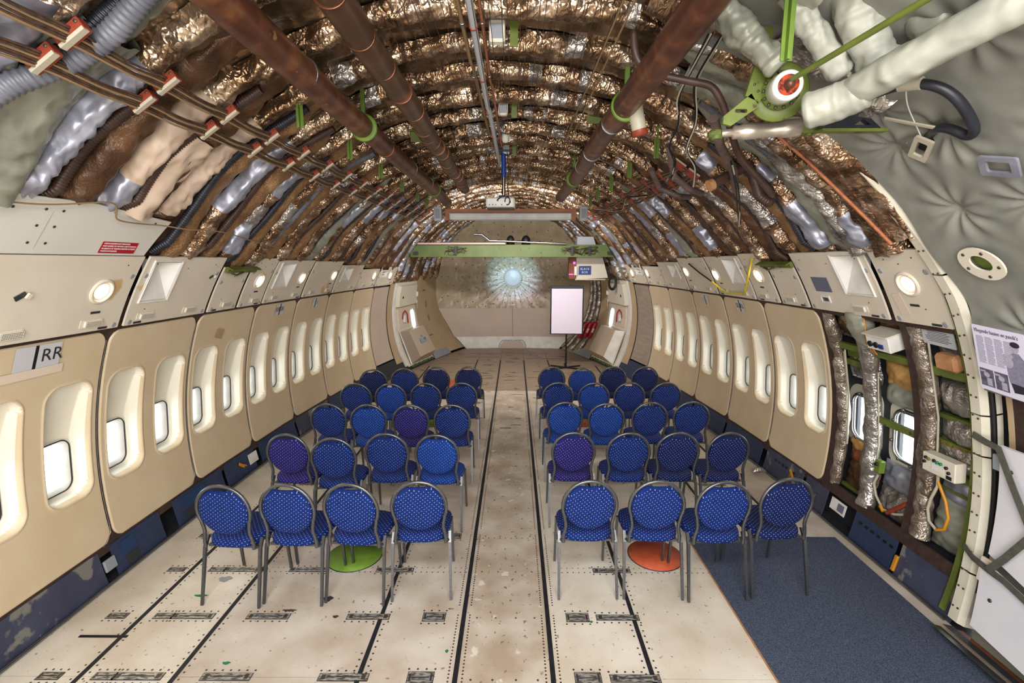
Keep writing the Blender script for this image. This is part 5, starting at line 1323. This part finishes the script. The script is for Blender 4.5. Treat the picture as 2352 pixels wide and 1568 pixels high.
f2 = MB(); f2.disc((.045, .02, .0026), .026, 14, ry=.036); f2.disc((.03, .055, .0026), .012, 8); f2.disc((.062, .058, .0026), .012, 8); obj('printed_animal', f2, MT['inklight'], po)
# white boards strapped to the wall
for i, c in enumerate(([(2.80, .62), (2.05, .40), (2.05, 1.34), (2.79, 1.34)], [(2.78, .13), (2.0, .05), (2.0, .36), (2.83, .56)])):
    o = thing('white_board_panel', ('tall white board strapped against the right wall', 'lower white board below the strap at the right wall')[i], 'board')
    mb = quad_slab(1, c, .10, .018, nu=8, nv=8); obj('board', mb, MT['boardwhite'], o)
    mb = MB(); mb.lathe([(.012, 0), (.012, .004), (0, .004)], 12, 0, LM(1, 2.72, .35 if i else 1.2, .10)); obj('bolt', mb, MT['screw'], o)
def ribbon(name, lb, pts, w=.042):
    o = thing(name, lb, 'strap'); P = []
    for k, (y_, z_, i_) in enumerate(pts):
        a_, b_2 = pts[max(k - 1, 0)], pts[min(k + 1, len(pts) - 1)]
        d_2 = Vector(SZ(1, b_2[0], b_2[1], b_2[2])) - Vector(SZ(1, a_[0], a_[1], a_[2])); nrm = Vector((-1, 0, 0)); sdw = d_2.cross(nrm).normalized() * w / 2; c_ = Vector(SZ(1, y_, z_, i_)); P.append([tuple(c_ - sdw), tuple(c_ + sdw)])
    F_ = np.array(P); B_ = F_ + np.array([.004, 0, 0]); mb = slab(MB(), F_, B_, 0, None, True); obj('webbing', mb, MT['strap'], o); return o
ribbon('cargo_strap', 'dark strap from the ring frame running down over the tall white board', [(3.0, 1.33, .07), (2.9, 1.32, .085), (2.78, 1.33, .12), (2.68, 1.12, .13), (2.55, .88, .13), (2.4, .6, .13)])
o = ribbon('cargo_strap', 'dark strap crossing between the two white boards at the lower right', [(2.99, .56, .07), (2.9, .53, .09), (2.76, .53, .12), (2.66, .53, .13), (2.5, .49, .13), (2.3, .42, .13)])
ribbon('cargo_strap', 'dark twisted strap rising to the right from the board joint', [(2.76, .53, .125), (2.68, .66, .13), (2.57, .86, .135), (2.4, 1.1, .135)])
mb = MB(); mb.box((0, 0, 0), (.08, .10, .02), bev=.004); obj('corner_bracket', mb, MT['grey'], wr, LM(1, 2.80, 1.22, .09)); mb = MB(); mb.box((0, 0, 0), (.08, .16, .02), bev=.004); obj('corner_bracket', mb, MT['tape'], wr, LM(1, 2.80, .5, .09))
# threshold under the boards at the lower right
mb = MB()
for k, (m_i, dz_) in enumerate(((0, .012), (1, .03), (2, .01))):
    mb.add([tuple(p) for p in (SZ(1, .5, .0, -.02 + k * .08), SZ(1, 2.9, .0, -.02 + k * .08), SZ(1, 2.9, .0, .05 + k * .08), SZ(1, .5, .0, .05 + k * .08))], [(0, 1, 2, 3)], m_i, False, T(0, 0, dz_ + .002))
obj('door_threshold', mb, [MT['rustblanket'], MT['greydark'], MT['steel']], wr)

# ---------- upper right machinery
o = thing('insulated_pipe', 'thick white wrapped pipe crossing the top right corner', 'pipe')
def puffy(pts, r, m, parent, name, seed=0, n=90, wr_amp=.06):
    C_ = smooth_path(pts, n, 8); L_ = sum((Vector(a) - Vector(b)).length for a, b in zip(C_, C_[1:]))
    mb = MB(); nr = 26; mb.tube(C_, r, nr, caps=True)
    v = np.array(mb.v); body = v[:n * nr].reshape(n, nr, 3); cen = np.array(C_)[:, None, :]
    s_ = np.linspace(0, L_, n)[:, None] + np.zeros((1, nr)); an = np.linspace(0, 2 * PI, nr, endpoint=False)[None, :] + np.zeros((n, 1))
    k_ = 1 + wr_amp * nz(s_ * 7, np.sin(an), seed) + (wr_amp * .45) * nz(s_ * 26 + np.sin(an * 2), np.cos(an) * 2.5, seed + 1) + (wr_amp * .3) * nz(s_ * 60, an * 2 * np.sin(an), seed + 2)
    e_ = np.clip(np.minimum(s_, L_ - s_) / .02, .0, 1); k_ = k_ * (.7 + .3 * e_ ** .5)
    body = cen + (body - cen) * k_[..., None]; v[:n * nr] = body.reshape(-1, 3); v[n * nr:n * nr + nr] = body[0]; v[n * nr + nr:] = body[-1]
    mb.v = [tuple(p) for p in v]; return obj(name, mb, MT[m], parent)

puffy([(1.32, 2.36, 3.12), (1.42, 2.28, 3.14), (1.50, 2.2, 3.17)], .078, 'whiteduct', o, 'elbow_sleeve', 1, 60, .10)
puffy([(1.46, 2.24, 3.17), (1.50, 2.0, 3.20), (1.62, 1.75, 3.27), (1.75, 1.5, 3.33)], .066, 'whiteduct', o, 'long_sleeve', 2, 120, .06)
for i, (pts, r) in enumerate((([(1.22, 2.33, 3.62), (1.27, 2.33, 3.50), (1.36, 2.33, 3.40), (1.47, 2.33, 3.27)], .055), ([(1.42, 2.25, 3.60), (1.47, 2.25, 3.45), (1.55, 2.25, 3.30), (1.62, 2.25, 3.22)], .085), ([(.98, 2.5, 3.62), (1.12, 2.48, 3.47), (1.24, 2.45, 3.34)], .07), ([(1.66, 2.1, 3.50), (1.66, 2.1, 3.40), (1.72, 2.1, 3.3)], .08))):
    o = thing('insulated_duct', ('white wrinkled sleeve descending to the wrapped pipe, top right', 'wide pale wrinkled sleeve right of the rusty valve', 'pale green-grey sleeve left of the long green hanger', 'pale sleeve under the top right corner pipe')[i], 'duct')
    puffy(pts, r, 'whiteduct' if i < 2 else 'greycloth', o, 'sleeve', 5 + i, 90, .20)
o = thing('green_rod', 'long thin olive-green rod ending in the rusty valve', 'rod'); mb = MB(); mb.tube([(1.235, 2.36, 3.25), (1.31, 1.7, 3.27), (1.33, 1.5, 3.275)], .0125, 10); obj('rod_body', mb, MT['olive'], o)
o = thing('rusty_valve', 'white cylinder with orange rusted face on a green flange', 'valve')
Mv = aim((1.285, 2.50, 3.265), (1.235, 2.33, 3.235))
mb = MB(); mb.lathe([(.062, -.01), (.066, .0), (.066, .12), (.06, .135), (.045, .14)], 26, 0, Mv); obj('cylinder', mb, MT['white'], o)
mb = MB(); mb.lathe([(.048, .138), (.04, .143), (.02, .150), (0, .152)], 22, 0, Mv); obj('rusted_face', mb, MT['rustface'], o)
mb = MB(); mb.lathe([(.022, .14), (.024, .17), (.014, .19), (0, .19)], 12, 0, Mv); obj('rusted_nut', mb, MT['rust'], o)
mb = MB(); mb.lathe([(.075, -.03), (.088, -.03), (.088, -.012), (.07, -.008), (.07, .0)], 28, 0, Mv); obj('collar', mb, MT['olive'], o)
mb = MB()
for k in range(14): a_ = k * 2 * PI / 14; mb.lathe([(.008, -.012), (.008, .004), (0, .005)], 6, 0, Mv @ T(.08 * math.cos(a_), .08 * math.sin(a_), 0))
obj('collar_bolts', mb, MT['screw'], o)
Mf = aim((1.29, 2.53, 3.265), (1.24, 2.36, 3.24))
mb = MB(); mb.lathe([(.08, -.02), (.13, -.03), (.135, -.02), (.13, -.012), (.09, -.008)], 30, 0, Mf); obj('flange_bell', mb, MT['olive'], o)
o = thing('flange_bracket', 'green riveted bracket arm above the rusty valve', 'bracket'); mb = MB(); Mb_ = Matrix(((1, 0, 0, 0), (0, 0, -1, 2.56), (0, 1, 0, 0), (0, 0, 0, 1)))
mb.plate([(1.20, 3.22), (1.29, 3.36), (1.25, 3.42), (1.24, 3.56), (1.16, 3.56), (1.17, 3.40), (1.13, 3.25)], (), 0, .02, 0, Mb_); mb.plate([(1.20, 3.20), (1.16, 3.26), (1.03, 3.155), (1.03, 3.12), (1.07, 3.11)], [rrect(.06, .018, .006, 2, 1.115, 3.18)], 0, .02, 0, Mb_)
obj('arm_plate', mb, MT['olive'], o)
s = MB()
for x, z in ((1.19, 3.5), (1.22, 3.5), (1.19, 3.46), (1.22, 3.45), (1.2, 3.41), (1.22, 3.38), (1.17, 3.3), (1.19, 3.27)): s.lathe([(.006, 0), (.006, .005), (0, .006)], 7, 0, T(x, 2.54, z) @ Rx(90))
obj('rivets', s, MT['screw'], o)
o = thing('actuator', 'silver hydraulic actuator cylinder below the rusty valve', 'actuator', aim((1.10, 2.79, 3.135), (1.60, 2.72, 3.155)))
mb = MB(); mb.lathe([(.02, 0), (.02, .08), (.035, .085), (.035, .12), (.042, .13), (.042, .20), (.039, .21), (.039, .32), (.046, .33), (.046, .42), (.03, .43)], 22); obj('cylinder', mb, MT['alu'], o)
mb = MB(); mb.lathe([(.03, -.015), (.03, .03)], 14, 0, Rx(90) @ T(0, 0, 0)); mb.box((0, 0, -.01), (.06, .04, .07), bev=.01); obj('eye_end', mb, MT['olive'], o)
mb = MB(); mb.box((0, 0, .47), (.07, .07, .10), bev=.01); mb.lathe([(.018, -.045), (.018, .045)], 10, 0, T(0, 0, .47) @ Rx(90)); obj('clevis', mb, MT['olive'], o)
o = thing('triangular_strut', 'black triangular arm with green lower edge beside the actuator', 'arm', Matrix(((1, 0, 0, 0), (0, 0, -1, 2.63), (0, 1, 0, 0), (0, 0, 0, 1))))
mb = MB(); mb.plate([(1.56, 3.11), (1.86, 3.11), (1.80, 3.16), (1.73, 3.17), (1.77, 3.25), (1.71, 3.22), (1.66, 3.2), (1.56, 3.18)], [[(1.72, 3.13), (1.80, 3.13), (1.76, 3.16)]], 0, .03); obj('arm_plate', mb, MT['hoseblack'], o)
mb = MB(); mb.box((1.72, 3.105, .015), (.33, .014, .05)); obj('green_edge', mb, MT['olive'], o)
# brown hose off the right pipe, stub valve, fabric sock, hoses on the right flank
o = thing('brown_hose', 'brown rubber hose bending from the right rust pipe towards the valve', 'hose'); mb = MB(); pts = [(.65, 2.9, 3.70), (.66, 2.9, 3.60), (.69, 2.9, 3.53), (.79, 2.9, 3.475), (.97, 2.9, 3.44), (1.10, 2.9, 3.42), (1.17, 2.92, 3.34), (1.25, 2.98, 3.22), (1.36, 3.1, 3.08), (1.6, 3.3, 2.98), (1.8, 3.5, 2.9)]
puffy(pts, .02, 'hosebrown', o, 'hose_body', 9, 80, .0)
o = thing('pipe_outlet', 'pale stub outlet with red rim hanging from the right rust pipe', 'outlet', aim((.80, 3.48, 3.52), (.855, 3.5, 3.32))); mb = MB(); mb.lathe([(.05, -.02), (.056, 0), (.056, .035), (.05, .04), (.05, .19)], 22); obj('stub', mb, MT['bone'], o); mb = MB(); mb.lathe([(.052, .19), (.054, .23), (.04, .232), (0, .225)], 22); obj('red_rim', mb, MT['redclamp'], o); mb = MB(); mb.lathe([(.058, .0), (.062, .0), (.062, .02), (.058, .02)], 22); obj('white_band', mb, MT['white'], o)
o = thing('brown_stub_pipe', 'short brown pipe with wooden-coloured end plug on the right flank', 'pipe'); mb = MB(); mb.tube([(1.53, 3.9, 3.04), (1.78, 3.92, 3.17)], .038, 16); obj('pipe_body', mb, MT['hosebrown'], o); mb = MB(); mb.tube([(1.50, 3.895, 3.025), (1.535, 3.9, 3.042)], .045, 16); obj('end_plug', mb, MT['wornblock'], o)
o = thing('brown_elbow_hose', 'thick dark brown hose looping down from the stub pipe', 'hose'); corr_hose([(1.80, 3.92, 3.2), (1.84, 3.9, 3.1), (1.9, 3.9, 2.95), (1.98, 3.9, 2.90), (2.0, 3.95, 3.0), (1.92, 4.0, 3.1), (1.9, 4.05, 3.18)], .04, MT['hosebrown'], o, .02, 12, 'hose_body', .08)
for i, pts in enumerate(([(1.2, 3.1, 3.3), (1.35, 3.35, 3.2), (1.6, 3.7, 3.1), (1.8, 4.1, 3.03)], [(1.3, 4.3, 3.42), (1.42, 4.5, 3.2), (1.6, 4.6, 3.1), (1.75, 4.7, 3.08)], [(1.35, 5.0, 3.35), (1.5, 5.2, 3.2), (1.7, 5.2, 3.12), (1.85, 5.3, 3.12)])):
    o = thing('flank_hose', ('dark ribbed hose running from the valve along the right flank', 'grey-mauve ribbed hose sagging from the right rust pipe, nearer one', 'grey-mauve ribbed hose sagging from the right rust pipe, farther one')[i], 'hose'); corr_hose(pts, .03, MT['hosebrown' if i == 0 else 'mauve'] if 'mauve' in MT else MT.setdefault('mauve', mat('mauve_hose', '#6c5854', '#5a4844', scale=8, rough=.5)), o, .02, 10, 'hose_body', .1)
# loose wires on the right flank
for i, pts in enumerate(([(1.0, 2.7, 3.6), (1.0, 3.2, 3.45), (1.1, 3.4, 3.35), (1.08, 3.6, 3.25), (1.2, 3.8, 3.2), (1.25, 4.0, 3.1)], [(1.05, 2.6, 3.6), (1.06, 3.1, 3.5), (1.18, 3.3, 3.35), (1.2, 3.6, 3.22), (1.35, 3.75, 3.15), (1.42, 4.0, 3.05)], [(1.45, 3.4, 3.1), (1.6, 3.6, 2.95), (1.75, 3.9, 2.85), (1.9, 4.2, 2.75)], [(1.42, 5.4, 3.15), (1.3, 5.9, 3.2), (1.4, 6.5, 3.1), (1.2, 7.3, 3.2)])):
    o = thing('loose_wires', ('tied dark wires dropping beside the right rust pipe, left run', 'tied dark wires dropping beside the right rust pipe, right run', 'thin wires sagging over the foil below the actuator', 'black wires strung towards the screen housing on the right')[i], 'wires')
    for j in range(3): mb = MB(); mb.tube(smooth_path([(x + rnd.uniform(-.014, .014), y_, z + rnd.uniform(-.014, .014)) for x, y_, z in pts], 40, 6), .0055, 5); obj('wire', mb, MT['black' if j else 'bone'], o)
o = thing('white_wire', 'thin white wire hanging in front of the grey quilted lining', 'wire'); mb = MB(); mb.tube(smooth_path(WIREP, 40), .003, 5); obj('wire', mb, MT['white'], o)
# clumps of foil between the valve and the ledge on the right (continuing the frame wraps)
for i, (y0, a0, a1, m, w) in enumerate(((3.12, 36, 58, 'foil', .10), (3.3, 34, 60, 'foil', .12), (3.62, 34, 56, 'silver', .10), (3.08, 55, 70, 'greycloth', .12), (2.75, 62, 76, 'foil', .14), (3.45, 58, 68, 'greycloth', .12), (2.3, 64, 78, 'greycloth', .2), (1.9, 62, 78, 'whiteduct', .2), (2.6, 52, 64, 'silver', .12))):
    th = np.linspace(a0, a1, 60)[:, None]; t = np.linspace(0, PI, 15)[None, :]; arc = np.radians(th) * 3.1
    P = Sp(y0 + np.cos(t) * w * (1 + .25 * nz(arc * 4, 0 * arc, i + 5)), th + 0 * t, -.02 + np.sin(t) ** .7 * (.10 + .03 * nz(arc * 5, t * 2 + 0 * arc, i + 80) + .012 * nz(arc * 20, t * 7 + 0 * arc, i + 90)))
    grid_obj('puffed_blanket', P, MT[m], ce, flip=True)
mb = MB(); mb.tube([tuple(Sp(y_, a_, .10)) for y_, a_ in ((3.3, 56), (3.3, 50), (3.28, 45), (3.22, 40), (3.15, 36))], .012, 7); obj('brown_conduit', mb, MT['wood'], wr)

# ================================================================== FLOOR THINGS
o = thing('carpet_runner', 'blue-grey speckled carpet strip on the floor at the right', 'carpet')
mb = MB(); cp = [(1.555, -1.0), (2.86, -1.0), (2.86, 2.7), (2.88, 4.02), (1.56, 4.03)]; mb.plate(cp, (), .001, .010); obj('pile', mb, MT['carpet'], o)
mb = MB(); mb.box((1.553, 1.5, .006), (.006, 5.0, .012)); obj('edge_binding', mb, MT['wornblock'], o)
for i, (x, y, m, r) in enumerate(((-1.346, 3.735, 'greenfloor', .223), (1.19, 3.755, 'orangefloor', .22), (-1.30, 7.18, 'greenfloor', .22), (1.02, 7.2, 'orangefloor', .22))):
    o = thing('floor_disc', ('lime green round disc on the floor under the third chair of the near left row', 'orange round disc on the floor under the near right row', 'lime green disc mostly hidden under the far left chairs', 'orange disc mostly hidden under the far right chairs')[i], 'disc', T(x, y, .0))
    mb = MB(); mb.lathe([(r + .008, .001), (r + .008, .004), (r, .004)], 40); obj('dark_rim', mb, MT['greydark'], o); mb = MB(); mb.lathe([(r, .002), (r, .006), (0, .006)], 40); obj('disc_face', mb, MT[m], o)
o = thing('orange_floor_plate', 'small rust-orange plate on the floor ahead of the far left row', 'plate', T(-1.33, 9.6, .0)); mb = MB(); mb.box((0, 0, .004), (.2, .6, .006)); obj('plate', mb, MT['orangefloor'], o)

# ------------------------------------------------------------------ banquet chairs
BL = {'royal': ('#031f5e', '#06286e'), 'bright': ('#053080', '#08398c'), 'dark': ('#051545', '#081d58'), 'purple': ('#1c165a', '#221c6c')}
FB = {k: (fabric('fabric_back_' + k, v, '#b8b4b8', (0, 2)), fabric('fabric_seat_' + k, v, '#b8b4b8', (0, 1))) for k, v in BL.items()}


def back_tube_path():
    # (x, z) of the back frame: up the left side, round the top, down the right side
    pts = [(-.180, .425), (-.182, .47), (-.174, .515), (-.166, .55), (-.168, .59), (-.176, .625)]
    cx_, cz_, r_ = 0, .722, .194
    a0, a1 = math.radians(205), math.radians(-25)
    for k in range(23):
        a_ = a0 + (a1 - a0) * k / 22; pts.append((r_ * math.cos(a_), cz_ + (r_ + .003) * math.sin(a_)))
    pts += [(-x, z) for x, z in reversed(pts[:6])]
    return pts


def lean(z): return -.0 - .10 * max(0, z - .45) + .03      # y of the back at height z (towards the viewer with height)


def make_chair():
    t = thing('banquet_chair', '', 'chair', T(0, 0, 0), 'round-backed banquet chairs')
    # backrest cushion
    mb = MB(); n = 40; prof = [(0.0, -.018), (.5, -.020), (.85, -.018), (.96, -.010), (1.0, 0), (.97, .014), (.85, .026), (.5, .032), (0, .033)]
    def outl(a_):
        x, z = .180 * math.cos(a_), .186 * math.sin(a_)
        if z > .166: z = .166 - .35 * (z - .166) if abs(x) < .085 else .166
        return x, z
    P = []
    for k in range(n):
        a_ = 2 * PI * k / n; x, z = outl(a_); P.append([(x * q, lean(.718 + z * q) + d, .718 + z * q) for q, d in prof])
    mb.grid(np.array(P), 0, True, None, closed=True); obj('backrest', mb, [FB['royal'][0]], t)
    # back frame
    pts = back_tube_path(); mb = MB(); mb.tube([(x, lean(z), z) for x, z in pts], .0125, 10); obj('back_frame', mb, MT['chair'], t)
    # seat cushion
    n = 36; P = []; prof = [(0, .425), (.9, .425), (.985, .432), (1.0, .452), (.985, .476), (.9, .49), (.5, .497), (0, .498)]
    for k in range(n):
        a_ = 2 * PI * k / n; c_, s__ = math.cos(a_), math.sin(a_); e = .62
        x = .205 * abs(c_) ** e * (1 if c_ > 0 else -1); y_ = .215 * abs(s__) ** e * (1 if s__ > 0 else -1)
        x *= (1 + .06 * (y_ / .215)); P.append([(x * q, .235 + y_ * q, z) for q, z in prof])
    mb = MB(); mb.grid(np.array(P), 0, True, None, closed=True); obj('seat', mb, [FB['royal'][1]], t)
    mb = MB(); mb.tube([(-.17, .06, .425), (.17, .06, .425), (.175, .40, .425), (-.175, .40, .425)], .012, 4, 0, True, smooth=False); obj('seat_frame', mb, MT['chair'], t)
    for s__ in (-1, 1):
        mb = MB(); mb.tube([(s__ * .206, .10, .475), (s__ * .208, .06, .41), (s__ * .214, -.025, .0)], [.014, .015, .012], 4, smooth=False, up=(0, 1, 0)); obj('leg', mb, MT['chair'], t)
        mb = MB(); mb.tube([(s__ * .195, .40, .42), (s__ * .20, .445, .0)], [.015, .012], 4, smooth=False, up=(0, 1, 0)); obj('leg', mb, MT['chair'], t)
        mb = MB(); mb.tube([(s__ * .180, lean(.43), .43), (s__ * .20, .07, .425)], .011, 6); obj('side_bracket', mb, MT['chair'], t)
    return t


base = make_chair(); used = False
XP = {-1: [(-2.04, -1.60, -1.155, -.68), (-2.05, -1.60, -1.16, -.70), (-2.04, -1.59, -1.13, -.68), (-2.03, -1.58, -1.14, -.68), (-2.04, -1.60, -1.155, -.68)],
      1: [(.54, 1.02, 1.48, 1.955), (.54, 1.04, 1.49, 1.95), (.56, 1.01, 1.50, 1.97), (.56, 1.02, 1.48, 1.95), (.55, .99, 1.46, 1.94)]}
YP = {-1: [(3.11, 3.13, 3.14, 3.18), (4.12, 4.02, 4.14, 4.11), (5.06, 5.03, 5.02, 5.03), (5.96, 5.94, 5.98, 6.0), (6.76, 6.83, 6.93, 6.94)],
      1: [(3.2, 3.2, 3.17, 3.22), (4.18, 4.17, 4.18, 4.18), (5.14, 5.09, 5.13, 5.16), (6.02, 6.0, 6.02, 6.02), (6.96, 6.87, 6.98, 6.98)]}
YAW = {-1: [(-4, -3, -4, 3), (-3, 2, 1, -2), (-2, 3, 2, 1), (2, 2, -1, 1), (4, 2, -2, 0)], 1: [(1, -1, 2, 5), (1, 0, 0, 4), (2, -1, 1, -2), (1, -2, 1, 0), (0, 2, -1, 1)]}
VAR = {(-1, 1, 0): 'purple', (-1, 2, 2): 'purple', (1, 1, 0): 'purple', (-1, 2, 1): 'bright', (1, 4, 1): 'bright', (1, 2, 1): 'bright', (-1, 3, 1): 'bright', (1, 4, 2): 'dark', (1, 4, 3): 'dark', (-1, 4, 0): 'dark', (-1, 4, 2): 'dark', (-1, 4, 3): 'dark', (1, 3, 1): 'bright', (1, 1, 3): 'dark', (1, 0, 3): 'dark', (-1, 1, 1): 'royal', (1, 2, 0): 'bright', (-1, 1, 3): 'bright', (1, 1, 2): 'dark'}
ROW = ['row nearest the camera', 'second row from the camera', 'middle row', 'fourth row from the camera', 'farthest row']
POS = {-1: ['against the left wall', 'second from the left wall', 'third from the left wall', 'on the left side of the aisle'], 1: ['on the right side of the aisle', 'second from the aisle on the right', 'third from the aisle on the right', 'nearest the right wall']}
COLN = {'royal': 'royal blue', 'bright': 'lighter blue', 'dark': 'dark blue', 'purple': 'purplish blue'}
for s_ in (-1, 1):
    for r_ in range(5):
        for c_ in range(4):
            v = VAR.get((s_, r_, c_), 'royal')
            M_ = T(XP[s_][r_][c_], YP[s_][r_][c_] + .03, .010 if (XP[s_][r_][c_] > 1.4 and r_ == 0) else .001) @ Rz(YAW[s_][r_][c_])
            lb = '%s dotted chair %s, %s' % (COLN[v], POS[s_][c_], ROW[r_])
            if not used: ch = base; ch.matrix_basis = M_; ch['label'] = lb; used = True
            else: ch = dup(base, M_, lb)
            for p in ch.children:
                for nm, k in (('backrest', 0), ('seat', 1)):
                    if p.name.split('.')[0] == nm: p.material_slots[0].link = 'OBJECT'; p.material_slots[0].material = FB[v][k]

# coloured spot thrown on the bulkhead centre
l = bpy.data.lights.new('bulkhead_spot', 'SPOT'); l.energy = 260; l.color = (.30, .80, 1.0); l.spot_size = math.radians(34); l.spot_blend = .9; l.shadow_soft_size = .04
lo = bpy.data.objects.new('bulkhead_spot', l); COL.objects.link(lo); lo.location = (-.05, 11.3, 2.5); lo.rotation_euler = (Vector((-.05, 14.2, 2.12)) - Vector(lo.location)).to_track_quat('-Z', 'Y').to_euler()
l = bpy.data.lights.new('bulkhead_spot', 'SPOT'); l.energy = 170; l.color = (.75, .6, 1.0); l.spot_size = math.radians(34); l.spot_blend = .9; l.shadow_soft_size = .04
lo = bpy.data.objects.new('bulkhead_spot', l); COL.objects.link(lo); lo.location = (.1, 11.3, 2.5); lo.rotation_euler = (Vector((.02, 14.2, 1.86)) - Vector(lo.location)).to_track_quat('-Z', 'Y').to_euler()
